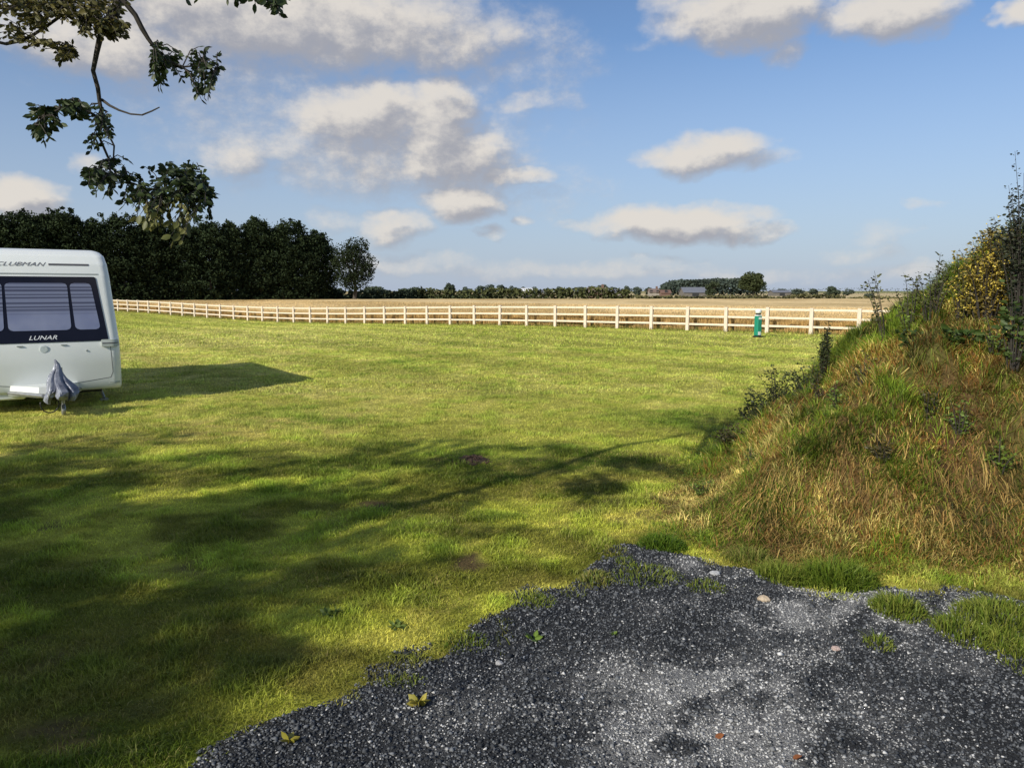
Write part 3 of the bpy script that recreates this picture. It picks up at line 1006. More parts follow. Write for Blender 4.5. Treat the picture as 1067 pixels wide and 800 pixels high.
# side and rear openings (away from the camera, seen only from other places)
for (y0, y1, z0, z1, s) in ((.9, 2.0, 1.25, 1.95, 1), (4.2, 5.0, 1.3, 1.95, 1), (.9, 2.1, 1.25, 1.95, -1), (3.4, 4.6, 1.3, 1.95, -1)):
    MB().box((s * (hwf((z0 + z1) / 2) + .004), (y0 + y1) / 2, (z0 + z1) / 2), (.05, y1 - y0, z1 - z0), Matrix.Rotation(-s * .042, 3, 'Y'), bev=.015).build('side_window', M_SCREEN, car)
d_ = MB().box((1.112, 3.0, 1.22), (.05, .66, 1.72), Matrix.Rotation(-.03, 3, 'Y'), bev=.015).build('door', M_SHELL, car)
MB().box((1.142, 2.75, 1.2), (.03, .05, .14), bev=.008).build('handle', M_GREY, d_)
MB().box((0, LEN - .085, 1.65), (1.5, .05, .6), Matrix.Rotation(.14, 3, 'X'), bev=.015).build('rear_window', M_SCREEN, car)
MB().box((0, 3.2, 2.635), (.5, .5, .07), bev=.02).build('roof_light', M_GREY, car)


# ------------------------------------------------------------------ foliage
def unit(v): return v / (np.linalg.norm(v, axis=-1, keepdims=True) + 1e-9)


def leaf_quads(P, size, col, up_bias=.2, aspect=.6):
    """diamond leaf cards with random facing: P (n,3), size (n,), col (n,3)"""
    n = len(P)
    nrm = unit(rng.normal(size=(n, 3)) + np.array((0, 0, up_bias)))
    a = unit(np.cross(nrm, rng.normal(size=(n, 3))))
    b = np.cross(nrm, a)
    s = size[:, None]
    V = np.stack([P - a * s * .5, P + b * s * aspect * .5, P + a * s * .5, P - b * s * aspect * .5], 1).reshape(-1, 3)
    F = np.arange(n)[:, None] * 4 + np.array([0, 1, 2, 3])
    return V, [F], np.repeat(col, 4, 0)


def leaf_shapes(P, D, size, col, fold=.25):
    """folded pointed-oval leaves hanging along directions D"""
    n = len(P)
    D = unit(D)
    sd = unit(np.cross(D, rng.normal(size=(n, 3))))
    nm = np.cross(sd, D)
    s = size[:, None]; w = s * rng.uniform(.50, .66, n)[:, None] * .5
    l = [P, P + D * s * .28 + sd * w * .82 + nm * s * .04, P + D * s * .62 + sd * w * .9 + nm * s * .05, P + D * s,
         P + D * s * .62 - sd * w * .9 + nm * s * .05, P + D * s * .28 - sd * w * .82 + nm * s * .04, P + D * s * .45 - nm * s * fold * .2]
    V = np.stack(l, 1).reshape(-1, 3)
    k = np.arange(n)[:, None] * 7
    F = np.concatenate([k + np.array([0, 6, 1]), k + np.array([1, 6, 2]), k + np.array([2, 6, 3]), k + np.array([3, 6, 4]), k + np.array([4, 6, 5]), k + np.array([5, 6, 0])])
    return V, [F], np.repeat(col, 7, 0)


def clump_points(centers, radii, counts, shell=.5):
    out = []
    for c, r, k in zip(centers, radii, counts):
        d = unit(rng.normal(size=(k, 3)))
        q = rng.random(k) ** (1 / 3.0)
        q = q * (1 - shell) + shell * (.75 + .3 * rng.random(k))
        out.append(np.asarray(c) + d * q[:, None] * np.asarray(r))
    return np.concatenate(out)


def conifer(X, Y, H, R, seed, cnt=0):
    """dense dark evergreen: drooping boughs built as many small clumps round a column, ragged at the top"""
    r_ = np.random.default_rng(seed)
    m = 200
    t = r_.random(m) ** .9
    ph = r_.uniform(0, 2 * PI, m)
    shp = r_.uniform(.5, .72)
    prof = np.where(t < shp, .95, np.sqrt(np.clip(1 - ((t - shp) / (1.04 - shp)) ** 2, 0, 1)))
    rad = R * prof * r_.uniform(.45, 1.12, m)
    cz = .3 + t * (H - .9)
    cen = np.stack([np.cos(ph) * rad, np.sin(ph) * rad, cz], -1)
    tips = []
    for k in range(r_.integers(3, 7)):
        a = r_.uniform(0, 2 * PI); q = r_.random() * R * .75
        tips += [(np.cos(a) * q, np.sin(a) * q, H * r_.uniform(.86, 1.03) - .3 * j) for j in range(3)]
    cen = np.concatenate([cen, np.array(tips)])
    m = len(cen)
    sz = np.concatenate([r_.uniform(.40, .85, m - len(tips)), r_.uniform(.18, .38, len(tips))])
    per = 38
    P = np.repeat(cen, per, 0) + r_.normal(size=(m * per, 3)) * np.repeat(sz, per)[:, None] * np.array((.55, .55, .42))
    P[:, 2] -= .25 * np.hypot(P[:, 0] - np.repeat(cen[:, 0], per), P[:, 1] - np.repeat(cen[:, 1], per))
    P[:, 2] = np.clip(P[:, 2], .1, None)
    n = len(P)
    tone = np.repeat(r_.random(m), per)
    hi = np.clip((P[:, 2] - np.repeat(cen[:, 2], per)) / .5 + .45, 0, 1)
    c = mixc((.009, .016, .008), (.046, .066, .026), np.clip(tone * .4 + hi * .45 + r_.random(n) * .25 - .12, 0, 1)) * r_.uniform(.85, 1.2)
    return leaf_quads(P, r_.uniform(.22, .46, n), c, .5, .5)


def trunk_mb(H, r0, r1, bend=.1, seed=0, n=8):
    rr = random.Random(seed)
    pts = []; x = y = 0
    for i in range(7):
        pts.append((x, y, H * i / 6)); x += rr.uniform(-bend, bend); y += rr.uniform(-bend, bend)
    return MB().tube(pts, [r0 + (r1 - r0) * (i / 6) ** .8 + (.35 * r0 if i == 0 else 0) for i in range(7)], n), pts


# conifer row on the left
NC = 30
for i in range(NC):
    t = (i + .5) / NC
    for row in ((0, 1) if i % 2 else (0,)):
        p = CON_A + (CON_B - CON_A) * t
        p = p + np.array((random.uniform(-.35, .35), random.uniform(-.5, .5) + 1.2 * (i % 2) + 1.5 + 3.4 * row))
        H = 11.2 + .5 * t + random.uniform(-1.2, .6)
        if i > NC - 3: H -= .9
        if i in (11, 12): H -= .6
        o = empty('conifer_tree', (p[0], p[1], -.1))
        tag(o, 'tall dark conifer in the dense row at the field edge', 'tree', 'conifers in the dark row on the left')
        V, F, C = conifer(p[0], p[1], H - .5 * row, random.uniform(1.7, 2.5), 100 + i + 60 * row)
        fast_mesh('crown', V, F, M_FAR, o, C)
        tb, _ = trunk_mb(H * .8, .22, .06, .05, i); tb.build('trunk', M_BARK, o)


def broadleaf(name, loc, H, R, trunk_h, col1, col2, seed, clumps=16, per=170, leaf=.4, label='', cat='tree', group=None, flat=.7, mat_=None, trunk_r=.2, haze=None):
    r_ = random.Random(seed)
    o = empty(name, loc)
    tag(o, label, cat, group)
    cs, rs = [], []
    cz = (H + trunk_h) / 2; hz = (H - trunk_h) / 2
    for k in range(clumps):
        a = r_.uniform(0, 2 * PI); q = math.sqrt(r_.random()) * .72; zz = r_.uniform(-.75, .78)
        w = math.sqrt(max(1 - zz * zz * 1.3, .06))
        cs.append((math.cos(a) * R * q * w, math.sin(a) * R * q * w, cz + zz * hz)); s = r_.uniform(.26, .44)
        rs.append((R * s, R * s, hz * s * flat * 1.3))
    P = clump_points(cs, rs, [per] * clumps)
    n = len(P)
    hi = np.clip((P[:, 2] - trunk_h) / (H - trunk_h), 0, 1)
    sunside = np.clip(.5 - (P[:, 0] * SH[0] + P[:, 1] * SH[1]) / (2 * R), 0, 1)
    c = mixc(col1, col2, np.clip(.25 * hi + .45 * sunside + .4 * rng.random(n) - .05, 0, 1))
    V, F, C = leaf_quads(P, rng.uniform(.6, 1.3, n) * leaf, c, .4, .65)
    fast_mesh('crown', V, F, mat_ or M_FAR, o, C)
    tb, pts = trunk_mb(trunk_h + hz * .8, trunk_r, trunk_r * .45, trunk_r * .4, seed)
    top = Vector(pts[-1])
    for k in range(6):
        e = Vector(cs[k]); tb.tube([Vector(pts[4]), (Vector(pts[4]) + e) / 2 + Vector((0, 0, .2)), e], [trunk_r * .5, trunk_r * .3, trunk_r * .12], 6)
    tb.build('trunk', M_BARK, o)
    return o


D1, D2 = (.010, .016, .008), (.040, .055, .020)
p = at(369, 306, 112)
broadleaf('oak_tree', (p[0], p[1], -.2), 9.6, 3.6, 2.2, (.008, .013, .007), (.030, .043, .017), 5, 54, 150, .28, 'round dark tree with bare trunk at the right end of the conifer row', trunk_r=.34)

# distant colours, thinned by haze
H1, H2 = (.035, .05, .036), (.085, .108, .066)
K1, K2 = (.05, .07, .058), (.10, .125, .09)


def far_z(y): return float(-.75 + .62 * sstep(100, 125, y))


def far_tree(px, top, wpx, Y, seed, label, group=None, name='field_tree', cols=(H1, H2), trunk=.22, base=None):
    p = at(px, 303, Y)
    z = far_z(Y)
    H = CAM_H + (303 - top) / 800 * Y - z
    R = max(wpx / 2 / 800 * Y, .4)
    return broadleaf(name, (p[0], p[1], z), H, R, H * trunk, cols[0], cols[1], seed, 18 if name != 'lone_tree' else 34, 90 if name != 'lone_tree' else 150, max(.45, R * .16) if name != 'lone_tree' else .5, label, 'tree', group, trunk_r=.18)


def hedge(px0, px1, Y0, Y1, h, label, cols, seed, dens=26, width=1.6, lump=.35):
    a = at(px0, 303, Y0); b = at(px1, 303, Y1)
    ln = np.linalg.norm((b - a)[:2])
    o = None
    n = int(ln * dens)
    t = rng.random(n)
    hh = h * (1 - lump / 2 + lump * fbm(t * ln * .25 + seed, t * 0 + seed, 4)) 
    P = np.stack([a[0] + (b[0] - a[0]) * t + rng.normal(size=n) * .2, a[1] + (b[1] - a[1]) * t + rng.uniform(-width / 2, width / 2, n), rng.random(n) ** .8 * hh], -1)
    org = np.array((a[0], a[1], 0.0)); z = np.interp(P[:, 1], [0, 100, 125, 1e4], [-.75, -.75, -.13, -.13])
    P[:, 2] += z
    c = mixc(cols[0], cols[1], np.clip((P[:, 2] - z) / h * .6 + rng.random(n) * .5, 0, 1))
    V, F, C = leaf_quads(P - org, rng.uniform(.4, .8, n), c, .5, .7)
    o = fast_mesh('hedge', V, F, M_FAR, col=C)
    o.location = org
    tag(o, label, 'hedge')
    return o


hedge(436, 655, 121, 124, 2.4, 'olive green field hedge beyond the wheat below the far rooftops', ((.03, .038, .016), (.095, .105, .04)), 3, 70)
hedge(340, 442, 118, 122, 2.0, 'dark low hedge at the wheat edge beside the round tree', ((.022, .030, .018), (.07, .085, .042)), 9, 60)
hedge(640, 880, 124, 128, 1.25, 'low ragged hedge at the far wheat edge beneath the lone tree', ((.035, .038, .020), (.12, .115, .05)), 15, 45, lump=.8)
hedge(870, 1130, 128, 132, .95, 'thin low hedge at the right end of the far wheat edge', ((.09, .08, .04), (.20, .18, .08)), 21, 40, lump=.9)
hedge(640, 1180, 420, 420, 3.4, 'thin dark hedge line along the right skyline', ((.05, .06, .05), (.085, .098, .075)), 27, 8, 3)
# bushes and trees, left to right
TL = [(388, 299, 30, 150), (352, 300, 14, 150), (418, 301, 24, 160), (432, 300, 20, 170), (402, 302, 18, 155)]
for k, (px, tp, w, Y) in enumerate(TL):
    far_tree(px, tp, w, Y, 300 + k, 'grey-green bush on the skyline between the round tree and the hedge', 'bushes left of the far hedge', 'bush', trunk=.05)
far_tree(469, 295, 13, 190, 310, 'upright rounded tree standing tallest above the left end of the far hedge', None, trunk=.12)
for k, (px, tp, w) in enumerate([(486, 299, 14), (500, 298, 14), (511, 297, 15), (523, 297, 14), (535, 298, 14), (545, 299, 10), (556, 299.5, 12), (570, 300, 12), (582, 299, 12), (592, 300, 12), (604, 299, 14)]):
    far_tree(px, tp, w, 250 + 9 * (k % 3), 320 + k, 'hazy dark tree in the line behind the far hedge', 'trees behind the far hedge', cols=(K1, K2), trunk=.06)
for k, (px, tp, w) in enumerate([(617, 298.5, 13), (627, 296.5, 15), (637, 297.5, 13), (652, 297.5, 14), (664, 299, 12), (676, 299.5, 9), (690, 300, 12)]):
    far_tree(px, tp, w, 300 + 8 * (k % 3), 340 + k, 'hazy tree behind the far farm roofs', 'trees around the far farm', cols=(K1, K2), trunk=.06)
far_tree(785, 284, 33, 215, 360, 'broad lone tree with visible trunk at the right end of the far wood', 'lone' and None, 'lone_tree', cols=((.022, .032, .016), (.075, .09, .035)), trunk=.26)
far_tree(741, 293, 20, 230, 361, 'small rounded tree in front of the far wood beside the grey barn', None, cols=((.03, .042, .024), (.07, .088, .045)), trunk=.12)
far_tree(867, 299, 20, 200, 362, 'squat dark bush on the skyline right of the lone tree', None, 'bush', cols=(H1, H2), trunk=.05)
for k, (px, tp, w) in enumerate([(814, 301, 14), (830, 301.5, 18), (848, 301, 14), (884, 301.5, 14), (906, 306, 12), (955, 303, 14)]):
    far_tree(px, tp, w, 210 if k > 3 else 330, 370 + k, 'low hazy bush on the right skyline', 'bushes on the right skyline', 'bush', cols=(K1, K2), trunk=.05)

# far block of woodland: one mass
a = at(697, 303, 330); b = at(800, 303, 330)
n = 5200
x = rng.uniform(a[0], b[0], n); yy = rng.uniform(330, 352, n)
hh = CAM_H + (303 - np.interp(x, [a[0], a[0] + 4, a[0] + 16, b[0] - 6, b[0]], [297, 292.5, 290.8, 290.0, 294])) / 800 * 330 + .13 + (fbm(x * .2, x * 0, 3) - .5) * .9
P = np.stack([x, yy, rng.random(n) ** .6 * hh - .13], -1)
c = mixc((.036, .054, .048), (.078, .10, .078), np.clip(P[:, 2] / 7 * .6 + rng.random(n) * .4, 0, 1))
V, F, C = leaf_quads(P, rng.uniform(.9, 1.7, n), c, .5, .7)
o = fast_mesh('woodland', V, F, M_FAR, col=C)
tag(o, 'flat topped block of dark far woodland on the skyline', 'woodland', kind='stuff')

# far buildings
M_WALLW = mat('pale_render', (.30, .27, .23), .9, (.25, .225, .19), 1.5)
M_BRICK = mat('red_brick', (.17, .105, .08), .9, (.14, .085, .065), 3)
M_SHEET = mat('grey_sheet_roof', (.17, .18, .21), .6, (.13, .14, .165), 1.2, stretch=(6, 1, 1))
M_RTILE = mat('red_tile_roof', (.18, .105, .08), .85, (.14, .08, .06), 3)
M_WROOF = mat('white_roof', (.75, .76, .77), .6, (.66, .67, .68), 1)
M_TIMBER = mat('weathered_cladding', (.16, .15, .13), .9, (.11, .10, .09), 1.5)
M_PTILE = mat('faded_tile_roof', (.185, .135, .115), .9, (.15, .11, .095), 2)
M_DOOR = mat('dark_opening', (.02, .022, .025), .6, (.03, .03, .03), 2)


def house(name, px, Y, w, dpt, hw_, hr, wall_m, roof_m, label, cat, opens=(), rz=0.0, chim=False):
    p = at(px, 303, Y)
    o = empty(name, (p[0], p[1], far_z(Y)), rz)
    tag(o, label, cat)
    V = [(-w / 2, -dpt / 2, 0), (w / 2, -dpt / 2, 0), (w / 2, dpt / 2, 0), (-w / 2, dpt / 2, 0), (-w / 2, -dpt / 2, hw_), (w / 2, -dpt / 2, hw_), (w / 2, dpt / 2, hw_), (-w / 2, dpt / 2, hw_), (-w / 2, 0, hw_ + hr - .05), (w / 2, 0, hw_ + hr - .05)]
    F = [(0, 1, 5, 4), (2, 3, 7, 6), (1, 2, 6, 9, 5), (3, 0, 4, 8, 7)]
    MB().add(V, F).build('wall', wall_m, o)
    ov = .3; t = .14
    rf = MB()
    for s in (-1, 1):
        y1 = s * (dpt / 2 + ov); z1 = hw_ - ov * hr / (dpt / 2)
        A = [(-w / 2 - ov, 0, hw_ + hr), (w / 2 + ov, 0, hw_ + hr), (w / 2 + ov, y1, z1), (-w / 2 - ov, y1, z1)]
        B = [(q[0], q[1], q[2] + t) for q in A]
        fs = [(0, 3, 2, 1), (4, 5, 6, 7), (0, 1, 5, 4), (1, 2, 6, 5), (2, 3, 7, 6), (3, 0, 4, 7)]
        rf.add(A + B, fs if s < 0 else [f[::-1] for f in fs])
    ro = rf.build('roof', roof_m, o)
    if chim:
        MB().box((w * .32, 0, hw_ + hr + .35), (.7, .7, 1.3)).build('chimney', M_BRICK, ro)
    for (kind, x, z, ww, hh_) in opens:
        MB().box((x, -dpt / 2 - .02, z), (ww, .08, hh_)).build(kind, M_DOOR, o)
    return o


WN = lambda *xs_: [('window', x, 1.7, 1.0, 1.1) for x in xs_]
house('shed', 549, 205, 2.4, 4, 2.0, .6, M_WALLW, M_WROOF, 'small white roofed shed showing above the far hedge', 'shed', [('door', 0, 1.0, .9, 1.9)])
house('shed', 563, 215, 1.7, 3, 1.7, .5, M_WALLW, M_SHEET, 'small pale shed beside the white roofed one', 'shed', [('door', 0, .9, .8, 1.7)])
house('farmhouse', 622, 230, 5.2, 5, 1.6, 1.3, M_BRICK, M_PTILE, 'red roofed brick house behind the far hedge', 'house', WN(-1.5, 1.5), chim=True)
house('cottage', 641, 235, 3.6, 4, 1.5, .9, M_WALLW, M_SHEET, 'pale low cottage right of the red roofed house', 'house', WN(-.8, .8))
house('barn', 722, 262, 7.6, 8, 1.5, 1.6, M_TIMBER, M_SHEET, 'long grey roofed barn in front of the far wood', 'barn', [('door', 0, .7, 2.2, 1.4)])
house('farmhouse', 681, 290, 3.6, 4, 1.6, 1.1, M_WALLW, M_PTILE, 'small pale farmhouse left of the far wood', 'house', WN(-1.2, 1.2), chim=True)
house('cottage', 693, 275, 3.2, 4, 1.3, .9, M_BRICK, M_RTILE, 'tiny brick outhouse between the pale farmhouse and the wood', 'house', WN(0))
house('barn', 812, 300, 6.5, 7, 1.4, .8, M_TIMBER, M_SHEET, 'low far barn just right of the lone tree', 'barn', [('door', 0, .6, 2, 1.2)])

# ------------------------------------------------------------------ plants on the bank
def bank_ground(x, y): return float(lawn_z(x, y) + bank_h(x, y))


def stemmy(name, px, Y, top_py, spread, stems, leaves_per, leaf, cols, label, cat='plant', group=None, droop=.3, tilt=0.0, flowers=None, stem_r=.006, low=.15, base_y=None, sink=.03):
    """plant of many leafy stems rising from one foot"""
    q = at(px, 303, Y); X = q[0]
    z0 = bank_ground(X, Y) - sink
    top = at(px, top_py, Y)[2]
    H = max(top - z0, .12)
    o = empty(name, (X, Y, z0)); tag(o, label, cat, group)
    mb = MB(); P, D = [], []; FP = []
    for s in range(stems):
        a = random.uniform(0, 2 * PI); r = spread * math.sqrt(random.random())
        hh = H * random.uniform(.6 if 'hawthorn' not in name else .72, 1.0) * (1 - .35 * (r / max(spread, .01)) ** 2) if s else H
        bx, by = math.cos(a) * r * .25, math.sin(a) * r * .25
        tx, ty = math.cos(a) * r + tilt * hh, math.sin(a) * r
        pts = [(bx, by, 0), (bx * .6 + tx * .25, by * .6 + ty * .25, hh * .4), (tx * .65, ty * .65, hh * .75), (tx, ty, hh)]
        mb.tube(pts, [stem_r, stem_r * .8, stem_r * .55, stem_r * .25], 5)
        for k in range(leaves_per):
            t = low + (1 - low) * random.random()
            f = t * 3; i = min(int(f), 2); u = f - i
            pp = np.array(pts[i]) * (1 - u) + np.array(pts[i + 1]) * u
            b = random.uniform(0, 2 * PI)
            dd_ = np.array((math.cos(b), math.sin(b), random.uniform(-droop, .7)))
            P.append(pp + dd_ * random.uniform(0, leaf * .8)); D.append(dd_)
            if flowers and random.random() < flowers[0] and t > .35: FP.append(pp + dd_ * leaf * random.uniform(.6, 1.6))
    mb.build('stem', M_TWIG, o)
    P = np.array(P); D = np.array(D); n = len(P)
    c = mixc(cols[0], cols[1], rng.random(n))
    V, F, C = leaf_shapes(P, D, rng.uniform(.6, 1.25, n) * leaf, c)
    fast_mesh('foliage', V, F, M_LEAF, o, C)
    if FP:
        FP = np.array(FP); m = len(FP)
        reps = 4
        Q = np.repeat(FP, reps, 0) + rng.normal(size=(m * reps, 3)) * .016
        c = mixc((.50, .36, .03), (.74, .60, .12), rng.random(m * reps))
        V, F, C = leaf_quads(Q, rng.uniform(.010, .022, m * reps), c, .3, .8)
        fo = fast_mesh('blossom', V, F, M_LEAF, o, C)
        fo['kind'] = 'stuff'
    return o


DK = ((.018, .028, .012), (.055, .072, .025))
OL = ((.045, .055, .018), (.13, .135, .05))
stemmy('sapling', 863, 9.4, 334, .10, 16, 90, .030, ((.025, .036, .014), (.075, .095, .035)), 'narrow upright dark sapling on the left slope of the bank against the fence', 'sapling', low=.0)
stemmy('weed', 815, 9.0, 378, .34, 36, 34, .036, ((.03, .042, .014), (.095, .115, .035)), 'dark leafy weed clump on the left shoulder of the bank beside the lawn', 'weed')
stemmy('weed', 846, 9.2, 370, .26, 24, 30, .036, ((.03, .045, .014), (.085, .105, .03)), 'greener weed clump between the dark weeds and the narrow sapling', 'weed')
stemmy('weed', 772, 8.4, 442, .26, 34, 40, .035, ((.035, .035, .015), (.09, .08, .03)), 'brownish low weed clump at the left foot of the bank', 'weed')
stemmy('weed', 793, 8.9, 404, .24, 26, 36, .04, DK, 'small dark weed clump just below the dark leafy weeds on the bank', 'weed')
stemmy('nettle', 1003, 6.9, 345, .26, 18, 26, .07, ((.03, .06, .012), (.085, .13, .03)), 'bright green broad leaved nettle patch on the face of the bank', 'weed')
stemmy('nettle', 960, 7.6, 345, .22, 12, 22, .06, ((.025, .05, .012), (.07, .11, .025)), 'darker nettle patch left of the bright nettles on the bank', 'weed')
stemmy('cow_parsley', 925, 8.6, 282, .16, 6, 22, .038, OL, 'leftmost thin weed leaning out from the bank crest over the fence', 'weed', tilt=-.28, low=.4)
stemmy('cow_parsley', 952, 8.3, 276, .28, 12, 26, .034, OL, 'loose open weed on the bank crest between the leaning weed and yellow bush', 'weed', low=.3)
stemmy('cow_parsley', 972, 8.0, 264, .26, 14, 28, .034, OL, 'taller open weed stems on the bank crest just left of the yellow bush', 'weed', low=.3)
stemmy('broom_bush', 1030, 7.4, 232, .36, 60, 46, .034, ((.09, .075, .015), (.26, .19, .045)), 'broom bush with bright yellow flowers on the bank crest', 'bush', flowers=(.30,), low=.1)
stemmy('broom_bush', 1004, 7.6, 262, .20, 16, 24, .04, ((.09, .085, .015), (.24, .2, .04)), 'small yellow flowered bush left of the larger broom bush', 'bush', flowers=(.30,), low=.1)
stemmy('hawthorn_bush', 1068, 7.0, 160, .30, 40, 90, .032, ((.012, .018, .012), (.05, .058, .028)), 'tall thin dark hawthorn rising above the broom at the right edge', 'bush', low=.02, stem_r=.005)
stemmy('hawthorn_bush', 1100, 6.9, 190, .5, 60, 60, .04, ((.012, .018, .012), (.045, .055, .025)), 'thick dark bush right of the tall hawthorn at the photo edge', 'bush', low=.02, stem_r=.005)
stemmy('dock_plant', 1062, 6.4, 286, .2, 12, 16, .065, ((.03, .055, .012), (.08, .12, .03)), 'broad leaved dock plant below the hawthorn at the right edge', 'weed')

stemmy('broom_bush', 1052, 7.6, 222, .40, 60, 60, .036, ((.06, .06, .014), (.17, .15, .035)), 'olive brown broom bush with few flowers between the yellow one and the hawthorn', 'bush', flowers=(.07,), low=.08)
for k, (px, Y, hh_) in enumerate([(905, 7.0, 12), (880, 6.7, 10), (1040, 6.6, 14), (975, 6.2, 11), (830, 7.2, 10), (1010, 6.0, 12), (930, 5.9, 9), (790, 7.0, 9), (950, 8.2, 12), (860, 7.9, 12), (1055, 5.8, 12), (740, 6.9, 8)]):
    X = (px - 533.5) / 800 * Y; zb = bank_ground(X, Y)
    tp = 303 + (CAM_H - zb) * 800 / Y - hh_ * 8.0 / Y * 2.2
    stemmy('weed', px, Y, tp, .12, 10, 20, .030, ((.07, .11, .018), (.17, .24, .04)) if k % 3 else ((.05, .045, .014), (.12, .10, .03)), 'small leafy weed growing among the rough grass of the bank', 'weed', 'small weeds on the bank', low=.05)

# small weeds and bits on gravel and lawn
def rosette(name, px, py, r, n, cols, label, zf, cat='weed'):
    p = gr(px, py); z = float(zf(p[0], p[1]))
    a = rng.uniform(0, 2 * PI, n)
    D = np.stack([np.cos(a), np.sin(a), rng.uniform(.15, 1.0, n)], -1)
    P = np.zeros((n, 3)) + D * .004 + np.array((0, 0, .002))
    if n > 20: P[:, :2] += rng.normal(size=(n, 2)) * r * .55; P[:, 2] += rng.uniform(0, .025, n)
    c = mixc(cols[0], cols[1], rng.random(n))
    V, F, C = leaf_shapes(P, D, rng.uniform(.6, 1.1, n) * r, c)
    o = fast_mesh(name, V, F, M_LEAF, col=C); o.location = (p[0], p[1], z)
    tag(o, label, cat)
    return o


GRN = ((.09, .16, .02), (.19, .27, .05)); YEL = ((.24, .22, .03), (.42, .36, .08))
rosette('weed', 556, 664, .075, 9, GRN, 'bright green broad leaved weed growing in the dark gravel', gravel_z)
rosette('weed', 436, 734, .065, 14, YEL, 'yellowing weed lying in gravel at the lower left track', gravel_z)
rosette('weed', 302, 778, .05, 8, YEL, 'tiny yellow-green weed on gravel at the very left corner of the track', gravel_z)
rosette('weed', 640, 662, .03, 8, GRN, 'tiny green weed right of the broad leaved gravel weed', gravel_z)
rosette('weed', 348, 640, .045, 40, ((.11, .16, .03), (.20, .26, .06)), 'broad leaved lawn weed patch above the track edge', lawn_z)
rosette('weed', 412, 652, .04, 32, ((.10, .15, .03), (.18, .24, .05)), 'darker lawn weed right beside the track edge', lawn_z)


def rock(name, px, py, r, c, label, zf):
    p = gr(px, py); z = float(zf(p[0], p[1]))
    V, F = [], []
    nu, nv = 9, 6
    for i in range(nv + 1):
        for k in range(nu):
            th = PI * i / nv; ph = 2 * PI * k / nu
            q = r * (.85 + .35 * random.random())
            V.append((q * math.sin(th) * math.cos(ph) * 1.2, q * math.sin(th) * math.sin(ph), q * .6 * math.cos(th) + r * .3))
    for i in range(nv):
        for k in range(nu):
            j = (k + 1) % nu
            F.append((i * nu + k, (i + 1) * nu + k, (i + 1) * nu + j, i * nu + j))
    m = mat('stone_surface', c, .85, tuple(v * .75 for v in c), 40, bump=.4)
    o = MB().add(V, F).build(name, m); o.location = (p[0], p[1], z)
    tag(o, label, 'stone')


rock('stone', 796, 629, .032, (.52, .42, .30), 'pale sandy stone on gravel just below the bank grass', gravel_z)
rock('stone', 745, 602, .028, (.42, .43, .44), 'grey stone in the dark gravel tip near the bank', gravel_z)
rock('stone', 871, 678, .020, (.50, .38, .34), 'pinkish pebble in the middle of the right gravel', gravel_z)
rock('stone', 520, 688, .018, (.40, .40, .40), 'light grey pebble in gravel below the green weed', gravel_z)
for (px, py, lb) in ((745, 772, 'orange brown fallen leaf on the pale dusty gravel'), (826, 797, 'fallen leaf at the bottom edge of the gravel')):
    p = gr(px, py); z = float(gravel_z(p[0], p[1])) + .012
    V, F, C = leaf_shapes(np.zeros((2, 3)), np.array([(1, .3, .15), (.9, .5, .2)]), np.array([.045, .04]), np.array([(.30, .11, .04), (.24, .09, .035)]))
    o = fast_mesh('fallen_leaf', V, F, M_LEAF, col=C); o.location = (p[0], p[1], z); tag(o, lb, 'leaf')
# molehill of loose red-brown soil
p = gr(490, 480); mh = MB()
V, F = [], []
nr_, ns = 9, 26
for i in range(nr_):
    r = .20 * i / (nr_ - 1)
    for k in range(ns):
        a = 2 * PI * k / ns
        V.append((r * math.cos(a) * (1 + .2 * math.sin(3 * a)), r * math.sin(a), .045 * math.cos(min(r / .2, 1) * PI / 2) * random.uniform(.5, 1.4)))
for i in range(nr_ - 1):
    for k in range(ns):
        j = (k + 1) % ns
        F.append((i * ns + k, (i + 1) * ns + k, (i + 1) * ns + j, i * ns + j))
mh.add(V, F)
for k in range(90):
    a = random.uniform(0, 2 * PI); r = .26 * math.sqrt(random.random()); s = random.uniform(.008, .024)
    mh.box((r * math.cos(a), r * math.sin(a), .045 * max(0, 1 - r / .22) + s * .4), (s * 1.3, s, s), Matrix.Rotation(random.uniform(0, 3), 3, 'Z') @ Matrix.Rotation(random.uniform(-.6, .6), 3, 'X'), bev=s * .25)
M_MOLE = mat('red_brown_soil', (.115, .068, .045), 1.0, (.05, .03, .02), 30, bump=.8)
o = mh.build('molehill', M_MOLE); o.location = (p[0], p[1], float(lawn_z(p[0], p[1])) - .004)
tag(o, 'small molehill of crumbly red-brown soil on the lawn', 'molehill')

